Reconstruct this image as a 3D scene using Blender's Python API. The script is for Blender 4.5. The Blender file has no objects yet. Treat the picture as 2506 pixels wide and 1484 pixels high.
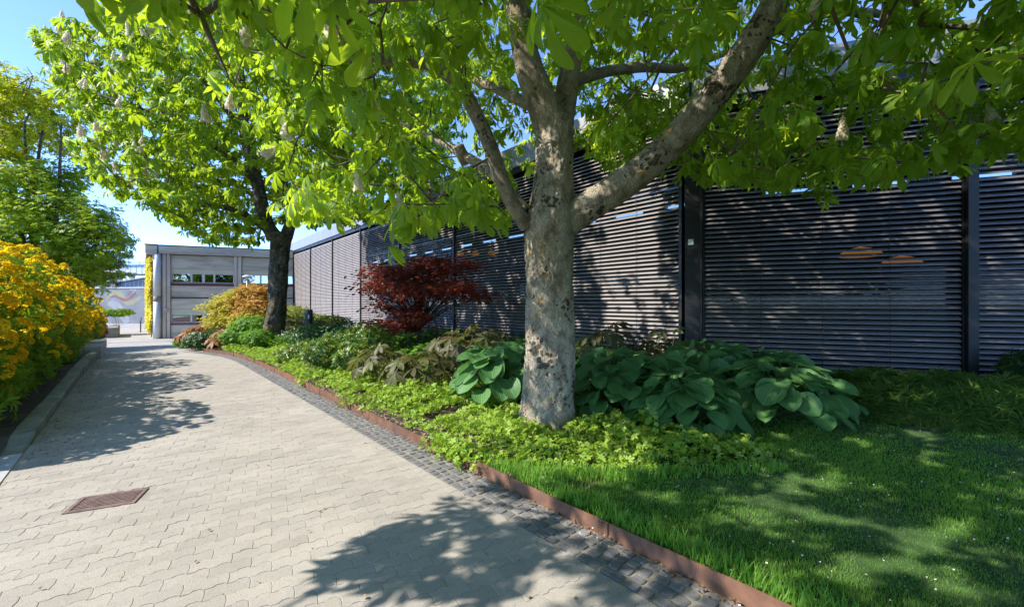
import bpy, math, random
import numpy as np
from mathutils import Matrix, Vector

random.seed(7)
RNG = np.random.default_rng(11)
SC = bpy.context.scene
COL = SC.collection
R = math.radians

# ------------------------------------------------------------------ camera, sky, sun, exposure
FPX, CX, CY, EYE = 1020.0, 1252.5, 742.0, 1.65        # focal length in picture units (picture 2505 wide)
cam = bpy.data.cameras.new('camera')
cam.sensor_width = 36.0
cam.lens = 36.0 * FPX / 2505.0
cam.clip_start = 0.05
cam.clip_end = 3000
camo = bpy.data.objects.new('camera', cam)
camo.location = (0, 0, EYE)
camo.rotation_euler = (R(90), 0, 0)
COL.objects.link(camo)
SC.camera = camo

SUN_EL, SHADOW_AZ = R(42), R(75)                        # shadows fall towards azimuth 75 (clockwise from +Y)
world = bpy.data.worlds.new('World')
SC.world = world
world.use_nodes = True
wn = world.node_tree
wn.nodes.clear()
w_out = wn.nodes.new('ShaderNodeOutputWorld')
w_bg = wn.nodes.new('ShaderNodeBackground')
w_sky = wn.nodes.new('ShaderNodeTexSky')
w_sky.sky_type = 'NISHITA'
w_sky.sun_disc = False
w_sky.sun_elevation = SUN_EL
w_sky.sun_rotation = SHADOW_AZ + math.pi
w_sky.altitude = 50
w_sky.air_density = 0.46
w_sky.dust_density = 0.0
w_sky.ozone_density = 5.0
w_bg.inputs['Strength'].default_value = 0.15
wn.links.new(w_sky.outputs[0], w_bg.inputs['Color'])
wn.links.new(w_bg.outputs[0], w_out.inputs['Surface'])

SUNV = Vector((math.sin(SHADOW_AZ) * math.cos(SUN_EL), math.cos(SHADOW_AZ) * math.cos(SUN_EL), -math.sin(SUN_EL)))
sun = bpy.data.lights.new('sun', 'SUN')
sun.energy = 2.25
sun.angle = R(0.53)
sun.color = (1.0, 0.95, 0.86)
suno = bpy.data.objects.new('sun', sun)
suno.rotation_euler = SUNV.to_track_quat('-Z', 'Y').to_euler()
suno.location = (-30, -8, 30)
COL.objects.link(suno)

SC.view_settings.view_transform = 'Standard'
SC.view_settings.look = 'None'
SC.view_settings.gamma = 1.0
SC.view_settings.exposure = 2.03
SC.view_settings.use_curve_mapping = False
SC.render.engine = 'CYCLES'
SC.cycles.max_bounces = 6
SC.cycles.diffuse_bounces = 3
SC.cycles.glossy_bounces = 2
SC.cycles.transmission_bounces = 4
SC.cycles.transparent_max_bounces = 8
SC.cycles.use_denoising = True
SC.cycles.caustics_reflective = False
SC.cycles.caustics_refractive = False

# ------------------------------------------------------------------ places
# path coordinates: s runs along the path (azimuth -42), n across it to the right
PA = R(42)
PD = np.array([-math.sin(PA), math.cos(PA)])
ND = np.array([math.cos(PA), math.sin(PA)])
def sn(s, n, z=0.0):
    return Vector((PD[0]*s + ND[0]*n, PD[1]*s + ND[1]*n, z))
def to_sn(x, y):
    return PD[0]*x + PD[1]*y, ND[0]*x + ND[1]*y
def at(px, py, Y):                                      # a point that stands Y metres ahead of the camera
    return Vector(((px - CX)/FPX*Y, Y, EYE + (CY - py)/FPX*Y))
def proj(x, y, z):
    return CX + FPX*x/np.maximum(y, 1e-3), CY - FPX*(z - EYE)/np.maximum(y, 1e-3)
def sm(t):
    t = np.clip(t, 0, 1)
    return t*t*(3 - 2*t)
def zpath(s):                                           # the path is level, then falls gently to the far forecourt
    return -0.96*sm((np.asarray(s, float) - 12.5)/29.0)
def zbed(x, y):
    s, n = to_sn(np.asarray(x, float), np.asarray(y, float))
    return zpath(s) + 0.07 + 0.30*sm((n - 2.7)/3.2)*sm((s - 3.2)/3.0) + 0.10*sm((n - 5.0)/3.0)

# ------------------------------------------------------------------ object helpers
def tag(o, label=None, cat=None, group=None, kind=None):
    if label: o['label'] = label
    if cat: o['category'] = cat
    if group: o['group'] = group
    if kind: o['kind'] = kind
    return o
def thing(name, label, cat, loc=(0, 0, 0), group=None):
    o = bpy.data.objects.new(name, None)
    o.empty_display_size = 0.2
    o.location = loc
    COL.objects.link(o)
    return tag(o, label, cat, group)
def root_loc(o):
    while o.parent is not None: o = o.parent
    return o.location
def link(name, me, mat=None, parent=None, matrix=None):
    o = bpy.data.objects.new(name, me)
    COL.objects.link(o)
    if mat is not None and len(me.materials) == 0:
        me.materials.append(mat)
    if parent is not None:
        o.parent = parent
        if parent.parent is None:
            o.matrix_parent_inverse = Matrix.Translation(-parent.location)
    if matrix is not None:
        o.matrix_basis = matrix
    return o
def npmesh(name, V, F, mat=None, uv=None, rnd=None, smooth=False, mat_idx=None, mats=None):
    """V (n,3), F (m,k) uniform faces"""
    V = np.asarray(V, np.float32); F = np.asarray(F, np.int32)
    me = bpy.data.meshes.new(name)
    m, k = F.shape
    me.vertices.add(len(V)); me.vertices.foreach_set('co', V.ravel())
    me.loops.add(m*k); me.loops.foreach_set('vertex_index', F.ravel())
    me.polygons.add(m)
    me.polygons.foreach_set('loop_start', np.arange(0, m*k, k, dtype=np.int32))
    me.polygons.foreach_set('loop_total', np.full(m, k, np.int32))
    if smooth: me.polygons.foreach_set('use_smooth', np.ones(m, bool))
    if uv is not None:
        l = me.uv_layers.new(name='UVMap')
        l.data.foreach_set('uv', np.asarray(uv, np.float32)[F.ravel()].ravel())
    if rnd is not None:
        a = me.attributes.new('rnd', 'FLOAT', 'POINT')
        a.data.foreach_set('value', np.asarray(rnd, np.float32))
    if mat is not None: me.materials.append(mat)
    if mats is not None:
        for mm in mats: me.materials.append(mm)
        me.polygons.foreach_set('material_index', np.asarray(mat_idx, np.int32))
    me.update(); me.validate()
    return me
class MB:
    """collects polygons of any size; build() links ONE mesh object"""
    def __init__(self): self.v = []; self.f = []
    def poly(self, pts):
        b = len(self.v); self.v += [tuple(p) for p in pts]; self.f.append(list(range(b, b+len(pts))))
    def box(self, o, ax, ay, az, a0, a1, b0, b1, c0, c1):
        o = Vector(o); ax = Vector(ax); ay = Vector(ay); az = Vector(az)
        b = len(self.v)
        for c in (c0, c1):
            for bb in (b0, b1):
                for a in (a0, a1):
                    self.v.append(tuple(o + ax*a + ay*bb + az*c))
        for q in ((0, 2, 3, 1), (4, 5, 7, 6), (0, 1, 5, 4), (2, 6, 7, 3), (0, 4, 6, 2), (1, 3, 7, 5)):
            self.f.append([b+i for i in q])
    def prism(self, base, top):
        n = len(base); b = len(self.v)
        self.v += [tuple(p) for p in base] + [tuple(p) for p in top]
        self.f.append([b+i for i in range(n)][::-1]); self.f.append([b+n+i for i in range(n)])
        for i in range(n):
            j = (i+1) % n
            self.f.append([b+i, b+j, b+n+j, b+n+i])
    def tube(self, pts, rad, seg=8, cap=True):
        pts = [Vector(p) for p in pts]; n = len(pts); b = len(self.v)
        up = None
        for i, p in enumerate(pts):
            t = (pts[min(i+1, n-1)] - pts[max(i-1, 0)]).normalized()
            if up is None:
                up = Vector((1, 0, 0)) if abs(t.x) < .8 else Vector((0, 1, 0))
            x = (up - t*up.dot(t)).normalized(); y = t.cross(x); up = x
            r = rad[i] if hasattr(rad, '__len__') else rad
            for k in range(seg):
                a = 2*math.pi*k/seg
                self.v.append(tuple(p + x*(math.cos(a)*r) + y*(math.sin(a)*r)))
        for i in range(n-1):
            for k in range(seg):
                k2 = (k+1) % seg
                self.f.append([b+i*seg+k, b+i*seg+k2, b+(i+1)*seg+k2, b+(i+1)*seg+k])
        if cap:
            self.f.append([b+k for k in range(seg)][::-1])
            self.f.append([b+(n-1)*seg+k for k in range(seg)])
    def lathe(self, c, prof, seg=24):
        b = len(self.v); n = len(prof)
        for (r, z) in prof:
            for k in range(seg):
                a = 2*math.pi*k/seg
                self.v.append((c[0]+r*math.cos(a), c[1]+r*math.sin(a), c[2]+z))
        for i in range(n-1):
            for k in range(seg):
                k2 = (k+1) % seg
                self.f.append([b+i*seg+k, b+i*seg+k2, b+(i+1)*seg+k2, b+(i+1)*seg+k])
    def mesh(self, name, mat=None, smooth=False):
        me = bpy.data.meshes.new(name)
        me.from_pydata(self.v, [], self.f)
        if smooth:
            me.polygons.foreach_set('use_smooth', np.ones(len(self.f), bool))
        if mat is not None: me.materials.append(mat)
        me.update()
        return me
    def build(self, name, mat, parent=None, smooth=False):
        return link(name, self.mesh(name, mat, smooth), None, parent)
def bevel(o, w=0.004, seg=1):
    m = o.modifiers.new('bevel', 'BEVEL'); m.width = w; m.segments = seg; m.limit_method = 'ANGLE'
    return o
def rebase(o, loc):
    """top-level single mesh: move its origin to loc"""
    loc = Vector(loc)
    o.data.transform(Matrix.Translation(-loc)); o.location = loc
    return o

# ------------------------------------------------------------------ materials
def newmat(name):
    m = bpy.data.materials.new(name); m.use_nodes = True
    nt = m.node_tree; nt.nodes.clear()
    out = nt.nodes.new('ShaderNodeOutputMaterial')
    return m, nt, out
def nd(nt, typ, **kw):
    n = nt.nodes.new(typ)
    for k, v in kw.items():
        if k == 'inp':
            for kk, vv in v.items(): n.inputs[kk].default_value = vv
        else: setattr(n, k, v)
    return n
def rgba(c): return (c[0], c[1], c[2], 1.0)
def mixc(nt, fac, a, b, blend='MIX'):
    n = nt.nodes.new('ShaderNodeMix'); n.data_type = 'RGBA'; n.blend_type = blend
    for sock, val in ((n.inputs[0], fac), (n.inputs[6], a), (n.inputs[7], b)):
        if hasattr(val, 'links'): nt.links.new(val, sock)
        elif isinstance(val, (int, float)): sock.default_value = val
        else: sock.default_value = rgba(val)
    return n.outputs[2]
def math_(nt, op, a, b=None, c=None):
    n = nt.nodes.new('ShaderNodeMath'); n.operation = op
    for i, v in enumerate((a, b, c)):
        if v is None: continue
        if hasattr(v, 'links'): nt.links.new(v, n.inputs[i])
        else: n.inputs[i].default_value = v
    return n.outputs[0]
def ramp(nt, fac, stops):
    n = nt.nodes.new('ShaderNodeValToRGB')
    cr = n.color_ramp
    while len(cr.elements) < len(stops): cr.elements.new(0.5)
    for e, (p, c) in zip(cr.elements, stops):
        e.position = p; e.color = rgba(c) if hasattr(c, '__len__') else (c, c, c, 1)
    nt.links.new(fac, n.inputs[0])
    return n.outputs[0]
def noise(nt, vec, scale, detail=4, rough=.55, dist=0.0):
    n = nd(nt, 'ShaderNodeTexNoise', inp={'Scale': scale, 'Detail': detail, 'Roughness': rough, 'Distortion': dist})
    if vec is not None: nt.links.new(vec, n.inputs['Vector'])
    return n.outputs[0]
def coords(nt, scale=None, kind='Object'):
    t = nt.nodes.new('ShaderNodeTexCoord').outputs[kind]
    if scale is not None:
        mp = nd(nt, 'ShaderNodeMapping'); mp.inputs['Scale'].default_value = scale
        nt.links.new(t, mp.inputs[0]); return mp.outputs[0]
    return t
def world_pos(nt, scale=None):
    t = nt.nodes.new('ShaderNodeNewGeometry').outputs['Position']
    if scale is not None:
        mp = nd(nt, 'ShaderNodeMapping'); mp.inputs['Scale'].default_value = scale
        nt.links.new(t, mp.inputs[0]); return mp.outputs[0]
    return t
def rndfac(nt):
    a = nd(nt, 'ShaderNodeAttribute', attribute_name='rnd').outputs['Fac']
    o = nt.nodes.new('ShaderNodeObjectInfo').outputs['Random']
    return math_(nt, 'FRACT', math_(nt, 'ADD', a, o))
def bump(nt, h, strength=.3, dist=.01):
    b = nd(nt, 'ShaderNodeBump', inp={'Strength': strength, 'Distance': dist})
    nt.links.new(h, b.inputs['Height'])
    return b.outputs['Normal']
def surf(name, col, rough=.7, metal=0.0, nscale=8.0, namp=.35, bscale=60.0, bstr=.25, bdist=.005, spec=.4, var=0.0, dirt=None, coord='world', stretch=None):
    """general surface: base colour broken up by two noises, optional dirt colour, fine bump"""
    m, nt, out = newmat(name)
    p = nd(nt, 'ShaderNodeBsdfPrincipled', inp={'Roughness': rough, 'Metallic': metal, 'Specular IOR Level': spec})
    v = world_pos(nt, stretch) if coord == 'world' else coords(nt, stretch)
    n1 = noise(nt, v, nscale, 5, .6)
    c = mixc(nt, ramp(nt, n1, [(.3, 0.0), (.7, 1.0)]), [x*(1-namp) for x in col], [min(1, x*(1+namp*.6)) for x in col])
    if var:
        r = rndfac(nt)
        c = mixc(nt, 1.0, c, ramp(nt, r, [(0, (1-var,)*3), (1, (1+var*.7,)*3)]), 'MULTIPLY')
    if dirt is not None:
        n2 = noise(nt, v, nscale*.35, 6, .65)
        c = mixc(nt, ramp(nt, n2, [(.48, 0.0), (.68, dirt[3] if len(dirt) > 3 else .8)]), c, dirt[:3])
    nt.links.new(c, p.inputs['Base Color'])
    if bstr:
        nt.links.new(bump(nt, noise(nt, v, bscale, 3, .6), bstr, bdist), p.inputs['Normal'])
    nt.links.new(p.outputs[0], out.inputs[0])
    return m
def leafmat(name, c1, c2, trans=.45, tcol=None, rough=.45, spec=.35, veins=0, ridge=0.0, c3=None):
    m, nt, out = newmat(name)
    r = rndfac(nt)
    stops = [(0.0, c1), (1.0, c2)] if c3 is None else [(0.0, c1), (.72, c2), (1.0, c3)]
    c = ramp(nt, r, stops)
    n1 = noise(nt, world_pos(nt), 2.2, 2, .5)
    c = mixc(nt, ramp(nt, n1, [(.35, 0.0), (.65, .5)]), c, c2)
    nrm = None
    if veins:
        uv = nt.nodes.new('ShaderNodeUVMap').outputs[0]
        sx = nd(nt, 'ShaderNodeSeparateXYZ'); nt.links.new(uv, sx.inputs[0])
        au = math_(nt, 'ABSOLUTE', sx.outputs[0])
        if ridge:                                        # lengthwise ribs (hosta)
            w = math_(nt, 'SINE', math_(nt, 'MULTIPLY', sx.outputs[0], veins*math.pi))
        else:                                            # side veins rising from the midrib
            w = math_(nt, 'SINE', math_(nt, 'MULTIPLY', math_(nt, 'SUBTRACT', sx.outputs[1], math_(nt, 'MULTIPLY', au, .28)), veins*2*math.pi))
        mid = math_(nt, 'SUBTRACT', 1.0, math_(nt, 'MINIMUM', math_(nt, 'MULTIPLY', au, 14.0), 1.0))
        h = math_(nt, 'ADD', math_(nt, 'MULTIPLY', w, .5), math_(nt, 'MULTIPLY', mid, 1.2))
        nrm = bump(nt, h, .5, .004)
        c = mixc(nt, math_(nt, 'MULTIPLY', mid, .45), c, [min(1, x*1.7+.03) for x in c2])
        c = mixc(nt, ramp(nt, w, [(.0, .18), (.6, 0.0)]), c, [x*.55 for x in c1])
    p = nd(nt, 'ShaderNodeBsdfPrincipled', inp={'Roughness': rough, 'Specular IOR Level': spec})
    t = nd(nt, 'ShaderNodeBsdfTranslucent')
    nt.links.new(c, p.inputs['Base Color'])
    tc = tcol or [min(1, c2[0]*2.0), min(1, c2[1]*1.7), c2[2]*.8]
    nt.links.new(mixc(nt, .65, c, tc), t.inputs['Color'])
    if nrm is not None:
        nt.links.new(nrm, p.inputs['Normal'])
    mx = nd(nt, 'ShaderNodeMixShader'); mx.inputs[0].default_value = trans
    nt.links.new(p.outputs[0], mx.inputs[1]); nt.links.new(t.outputs[0], mx.inputs[2])
    nt.links.new(mx.outputs[0], out.inputs[0])
    return m
def plain(name, col, rough=.6, metal=0.0, spec=.4, emit=None, estr=0.0):
    m, nt, out = newmat(name)
    p = nd(nt, 'ShaderNodeBsdfPrincipled', inp={'Roughness': rough, 'Metallic': metal, 'Specular IOR Level': spec})
    n1 = noise(nt, world_pos(nt), 6.0, 3, .6)
    nt.links.new(mixc(nt, n1, [x*.85 for x in col], [min(1, x*1.12) for x in col]), p.inputs['Base Color'])
    if emit:
        p.inputs['Emission Color'].default_value = rgba(emit); p.inputs['Emission Strength'].default_value = estr
    nt.links.new(p.outputs[0], out.inputs[0])
    return m
def glassmat(name, tint, refl=.12, rough=.02):
    m, nt, out = newmat(name)
    tr = nd(nt, 'ShaderNodeBsdfTransparent'); tr.inputs[0].default_value = rgba(tint)
    gl = nd(nt, 'ShaderNodeBsdfGlossy'); gl.inputs['Roughness'].default_value = rough
    lw = nd(nt, 'ShaderNodeLayerWeight'); lw.inputs[0].default_value = .35
    f = math_(nt, 'ADD', math_(nt, 'MULTIPLY', lw.outputs['Facing'], min(.5, refl*6)), refl)
    mx = nd(nt, 'ShaderNodeMixShader'); nt.links.new(f, mx.inputs[0])
    nt.links.new(tr.outputs[0], mx.inputs[1]); nt.links.new(gl.outputs[0], mx.inputs[2])
    nt.links.new(mx.outputs[0], out.inputs[0])
    return m

# ================================================================== MATERIALS OF THE SETTING
def paver_mat():
    m, nt, out = newmat('concrete_paver')
    p = nd(nt, 'ShaderNodeBsdfPrincipled', inp={'Roughness': .85, 'Specular IOR Level': .25})
    v = world_pos(nt)
    c = mixc(nt, ramp(nt, noise(nt, v, 1.3, 4, .6), [(.3, 0.0), (.7, 1.0)]), (.325, .29, .25), (.395, .355, .31))
    c = mixc(nt, 1.0, c, ramp(nt, rndfac(nt), [(0, (.90,)*3), (.5, (1.0,)*3), (1, (1.06, 1.05, 1.03))]), 'MULTIPLY')
    g = noise(nt, v, 140, 3, .7)
    c = mixc(nt, ramp(nt, g, [(.36, .75), (.46, 0.0)]), c, (.17, .155, .14))
    c = mixc(nt, ramp(nt, noise(nt, v, 95, 2, .5), [(.62, 0.0), (.72, .5)]), c, (.46, .43, .39))
    c = mixc(nt, ramp(nt, noise(nt, v, 3.5, 6, .7), [(.52, 0.0), (.75, .5)]), c, (.22, .20, .17))
    nt.links.new(c, p.inputs['Base Color'])
    h = math_(nt, 'ADD', g, math_(nt, 'MULTIPLY', noise(nt, v, 30, 3, .6), .8))
    nt.links.new(bump(nt, h, .55, .004), p.inputs['Normal'])
    nt.links.new(p.outputs[0], out.inputs[0])
    return m
M_PAVER = paver_mat()
M_JOINT = surf('joint_sand', (.25, .22, .18), .95, nscale=20, bscale=200)
def sett_mat():
    m, nt, out = newmat('granite_sett')
    p = nd(nt, 'ShaderNodeBsdfPrincipled', inp={'Roughness': .75, 'Specular IOR Level': .35})
    v = world_pos(nt)
    c = ramp(nt, rndfac(nt), [(0, (.105, .105, .112)), (.6, (.145, .14, .14)), (1, (.20, .19, .18))])
    c = mixc(nt, ramp(nt, noise(nt, v, 45, 4, .7), [(.35, 0.0), (.7, .6)]), c, (.20, .19, .185))
    nt.links.new(c, p.inputs['Base Color'])
    nt.links.new(bump(nt, noise(nt, v, 60, 4, .6), .6, .006), p.inputs['Normal'])
    nt.links.new(p.outputs[0], out.inputs[0])
    return m
M_SETT = sett_mat()
M_CORTEN = surf('rusted_steel', (.18, .088, .052), .85, nscale=7, namp=.45, bscale=80, bstr=.3, dirt=(.10, .06, .05, .7), var=.15)
M_KERB = surf('kerb_concrete', (.26, .245, .21), .9, nscale=5, namp=.4, bscale=70, bstr=.5, dirt=(.14, .14, .09, .7), var=.1)
M_KERB_PALE = surf('pale_granite', (.38, .375, .37), .8, nscale=12, namp=.2, bscale=90, bstr=.3)
M_SOIL = surf('bed_soil', (.07, .05, .035), .95, nscale=9, namp=.5, bscale=60, bstr=.9, bdist=.03, dirt=(.16, .11, .075, .6))
M_LAWN = surf('lawn_soil', (.05, .105, .025), .95, nscale=6, namp=.5, bscale=90, bstr=.8, bdist=.02)
M_GROUND = surf('meadow', (.07, .12, .03), .95, nscale=.6, namp=.4, bscale=8, bstr=.4)
M_YARD = surf('forecourt_paving', (.35, .325, .29), .88, nscale=1.4, namp=.22, bscale=40, bstr=.4, dirt=(.24, .22, .19, .5))
M_IRON = surf('cast_iron', (.23, .15, .13), .7, metal=.4, nscale=14, namp=.4, bscale=90, bstr=.4)
M_LOUVER = surf('louver_aluminium', (.285, .26, .255), .62, metal=.88, nscale=3, namp=.12, bscale=30, bstr=.05, spec=.5)
M_BLACK = surf('black_steel', (.014, .014, .016), .45, metal=.2, nscale=4, namp=.3, bscale=40, bstr=.08, spec=.5)
M_FASCIA = surf('fascia_metal', (.28, .275, .28), .45, metal=.3, nscale=2, namp=.12, bscale=20, bstr=.04)
M_PLINTH = surf('plinth_concrete', (.40, .40, .38), .85, nscale=6, namp=.25, bscale=60, bstr=.4)
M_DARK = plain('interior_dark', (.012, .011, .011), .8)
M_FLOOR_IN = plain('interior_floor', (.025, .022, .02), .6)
M_GLASS = glassmat('facade_glass', (.5, .55, .57), .02)
M_CONC = surf('board_concrete', (.56, .50, .42), .88, nscale=1.6, namp=.28, bscale=50, bstr=.4, dirt=(.22, .20, .17, .75), stretch=(.35, .35, 2.2))
M_CONC_COL = surf('column_concrete', (.53, .48, .41), .88, nscale=1.5, namp=.25, bscale=50, bstr=.4, dirt=(.20, .19, .165, .7), stretch=(2.0, 2.0, .35))
M_GROOVE = plain('groove_shadow_gap', (.06, .058, .055), .9)
M_WHITE = surf('white_paint', (.58, .60, .62), .5, nscale=3, namp=.08, bscale=30, bstr=.08)
M_BLIND = surf('cream_blind', (.52, .52, .40), .8, nscale=2, namp=.08, bscale=100, bstr=.1)
M_RED = surf('red_sill', (.17, .055, .055), .6, nscale=3, namp=.2, bscale=30, bstr=.1)
M_WGLASS = glassmat('window_glass', (.10, .12, .12), .55, .01)
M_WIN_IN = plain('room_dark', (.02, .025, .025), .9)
M_ROOF = surf('roof_felt', (.10, .10, .11), .9, nscale=3, bscale=40)
M_CLAD = surf('white_cladding', (.55, .56, .57), .5, nscale=2, namp=.08, bscale=20, bstr=.05)
M_SLATE = surf('grey_cladding', (.22, .24, .30), .6, nscale=2, namp=.12, bscale=20, bstr=.05)
M_MURALWALL = surf('mural_wall_grey', (.22, .23, .25), .85, nscale=.5, namp=.22, bscale=30, bstr=.25, dirt=(.17, .18, .21, .6))
M_LAMP = plain('lamp_orange_glow', (.4, .16, .03), .5, emit=(1.0, .36, .06), estr=.10)
M_LAMPWHITE = plain('lamp_head_white', (.62, .60, .55), .4)
M_BOLLARD = surf('bollard_dark_green', (.045, .055, .052), .5, metal=.2, nscale=5, namp=.3, bscale=50, bstr=.1)

# ================================================================== GROUND
def sheet(name, smin, smax, nmin, nmax, zf, mat, ds=.5, dn=.5, nlim=None):
    ss = np.arange(smin, smax+1e-6, ds); k = max(2, int(round((nmax-nmin)/dn))+1)
    V = []
    for s in ss:
        a, b = (nmin, nmax) if nlim is None else nlim(s)
        for j in range(k):
            n = a + (b-a)*j/(k-1)
            p = sn(s, n)
            V.append((p.x, p.y, float(zf(p.x, p.y, s, n))))
    F = []
    for i in range(len(ss)-1):
        for j in range(k-1):
            F.append((i*k+j, i*k+j+1, (i+1)*k+j+1, (i+1)*k+j))
    return link(name, npmesh(name, V, F, mat, smooth=True))

g = MB(); g.poly([(-1500, -1500, -1.35), (1500, -1500, -1.35), (1500, 1500, -1.35), (-1500, 1500, -1.35)])
tag(g.build('ground', M_GROUND), kind='structure')
def n_edge(s):
    return 2.12 - .8*max(0.0, (s-13.6)/6.2)**2
def n_steel(s):
    return n_edge(s) + .36 - .05*sm((s-8)/8)
PATH = tag(sheet('path', -6, 16.6, -1.0, 2.5, lambda x, y, s, n: zpath(s)-.013, M_JOINT, nlim=lambda s: (-1.0, n_steel(s)-.01)), kind='structure')
tag(sheet('forecourt', 16.0, 90, -30, 12, lambda x, y, s, n: zpath(s)-.016 - (0.0 if s > 16.4 else .004), M_YARD, 1.0, 2.0), kind='structure')
def bedz(x, y, s, n):
    r = math.sin(x*3.1+y*1.7)*math.cos(y*2.3-x)*.02
    return float(zbed(x, y)) + r
def bed_lim(s):
    a = n_steel(s) + .01
    if s > 19.5: a += (s-19.5)*3.0
    return a, 9.0
tag(sheet('planting_bed', 2.2, 21.5, 2.5, 9, bedz, M_SOIL, .3, .3, nlim=bed_lim), kind='structure')
tag(sheet('lawn', -14, 3.4, 2.5, 14, lambda x, y, s, n: float(zbed(x, y)) + .008 + .012*math.sin(x*2+y), M_LAWN, .4, .4,
          nlim=lambda s: (n_steel(s)+.01, 14)), kind='structure')
tag(sheet('azalea_bed', 3.0, 30, -12, -1.1, lambda x, y, s, n: float(zpath(s)) + .03 + .12*float(sm((s-7)/2)) + .1*float(sm((-1.2-n)/2)), M_SOIL, .5, .5), kind='structure')
tag(sheet('side_terrace', -8, 3.0, -14, -1.1, lambda x, y, s, n: -.006, M_YARD, 1, 1), kind='structure')

# ------------------------------------------------------------------ pavers (zigzag interlocking stones)
def clip_poly(P, a, b, c):                              # keep a*x+b*y<=c
    out = []
    for i in range(len(P)):
        p, q = P[i], P[(i+1) % len(P)]
        dp, dq = a*p[0]+b*p[1]-c, a*q[0]+b*q[1]-c
        if dp <= 0: out.append(p)
        if dp*dq < 0:
            t = dp/(dp-dq); out.append((p[0]+(q[0]-p[0])*t, p[1]+(q[1]-p[1])*t))
    return out
PU = np.array([math.sin(R(60)), math.cos(R(60))]); PW = np.array([-PU[1], PU[0]])
PL, PWD, PJ = .2225, .1125, .0017
def wave(t):                                            # trapezoid wave, period 1, +-1
    t = t % 1.0
    for a, b, va, vb in ((0, .34, -1, -1), (.34, .5, -1, 1), (.5, .84, 1, 1), (.84, 1.0, 1, -1)):
        if a <= t <= b: return va + (vb-va)*(t-a)/(b-a)
def paver_outline():
    h, l, amp = PWD/2-PJ/2, PL/2-PJ/2, .0085
    xs = [-1, -.66, -.5, -.16, 0, .34, .5, .84, 1]
    low = [(x*l, -h + amp*wave(x)) for x in xs]
    top = [(x*l, h + amp*wave(x)) for x in xs][::-1]
    return low[:-1] + [(l, -h+amp*wave(1)), (l+.006, 0)] + top[:-1] + [(-l, h+amp*wave(-1)), (-l+.006, 0)]
OUTL = paver_outline()
def slab_mesh(P, inset=.0024, drop=.0014, depth=.0125):
    """top face, chamfer and side of a flat stone with outline P (local xy)"""
    n = len(P); cx = sum(p[0] for p in P)/n; cy = sum(p[1] for p in P)/n
    V = []
    for (x, y) in P:
        d = math.hypot(x-cx, y-cy) or 1; f = max(.2, 1 - inset*1.25/d)
        V.append((cx+(x-cx)*f, cy+(y-cy)*f, 0.0))
    V += [(x, y, -drop) for x, y in P] + [(x, y, -depth) for x, y in P]
    F = [list(range(n))]
    for k in (0, 1):
        for i in range(n):
            j = (i+1) % n
            F.append([k*n+i, (k+1)*n+i, (k+1)*n+j, k*n+j])
    return V, F
paver_mesh = bpy.data.meshes.new('paver'); _v, _f = slab_mesh(OUTL); paver_mesh.from_pydata(_v, [], _f); paver_mesh.materials.append(M_PAVER)
pav = []
for j in range(-60, 190):
    for i in range(-90, 70):
        c = PU*((i + .5*(j % 2))*PL) + PW*(j*PWD)
        s, n = to_sn(c[0], c[1])
        if not (-4.5 < s < 16.4 and -1.08 < n < n_edge(s)+.12): continue
        if c[1] < 1.2 or abs(c[0]) > 1.42*c[1]+.5: continue
        pav.append((c[1], c[0], c[1], s, n))
pav.sort()
GRC = Vector((-3.39, 3.50)); GRU = np.array([math.sin(R(66)), math.cos(R(66))]); GRW = np.array([-GRU[1], GRU[0]])
inview = 0; JV, JF = [], []; JR = []
for (_, x, y, s, n) in pav:
    d = np.array([x, y]) - np.array(GRC[:])
    gu, gw = abs(d @ GRU), abs(d @ GRW)
    if gu < .305 and gw < .20: continue
    ne = n_edge(s)
    z = float(zpath(s)) + random.uniform(-.0016, .0016)
    tx, ty = random.gauss(0, .006), random.gauss(0, .006)
    Pw = None
    if n > ne - .22 or n < -.75:
        Q = [(x+PU[0]*a+PW[0]*b, y+PU[1]*a+PW[1]*b) for a, b in OUTL]
        Q = clip_poly(Q, ND[0], ND[1], ne-.004)
        Q = clip_poly(Q, -ND[0], -ND[1], .925)
        if len(Q) < 3: continue
        Q = [(a-x, b-y) for a, b in Q]
        ar = abs(sum(Q[i][0]*Q[(i+1) % len(Q)][1]-Q[(i+1) % len(Q)][0]*Q[i][1] for i in range(len(Q))))/2
        if ar < .0012: continue
        Pw = Q
    px, py = proj(x, y, z)
    seen = -40 < px < 2545 and py < 1500
    if seen and inview < 300:
        inview += 1
        if Pw is None:
            mtx = Matrix(((PU[0], PW[0], 0, x), (PU[1], PW[1], 0, y), (tx, ty, 1, z), (0, 0, 0, 1)))
            link('paver', paver_mesh, None, PATH, mtx)
        else:
            V, F = slab_mesh(Pw); me = bpy.data.meshes.new('paver'); me.from_pydata(V, [], F); me.materials.append(M_PAVER)
            link('paver', me, None, PATH, Matrix.Translation((x, y, z)))
    else:
        P2 = Pw or [(PU[0]*a+PW[0]*b, PU[1]*a+PW[1]*b) for a, b in OUTL]
        V, F = slab_mesh(P2); b0 = len(JV); r = random.random()
        JV += [(vx+x, vy+y, vz+z+tx*vx+ty*vy) for vx, vy, vz in V]; JF += [[b0+k for k in f] for f in F]; JR += [r]*len(V)
me = bpy.data.meshes.new('paver_field'); me.from_pydata(JV, [], JF); me.materials.append(M_PAVER)
a = me.attributes.new('rnd', 'FLOAT', 'POINT'); a.data.foreach_set('value', np.array(JR, np.float32))
tag(link('paver_field', me, None, PATH), kind='stuff')

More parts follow.
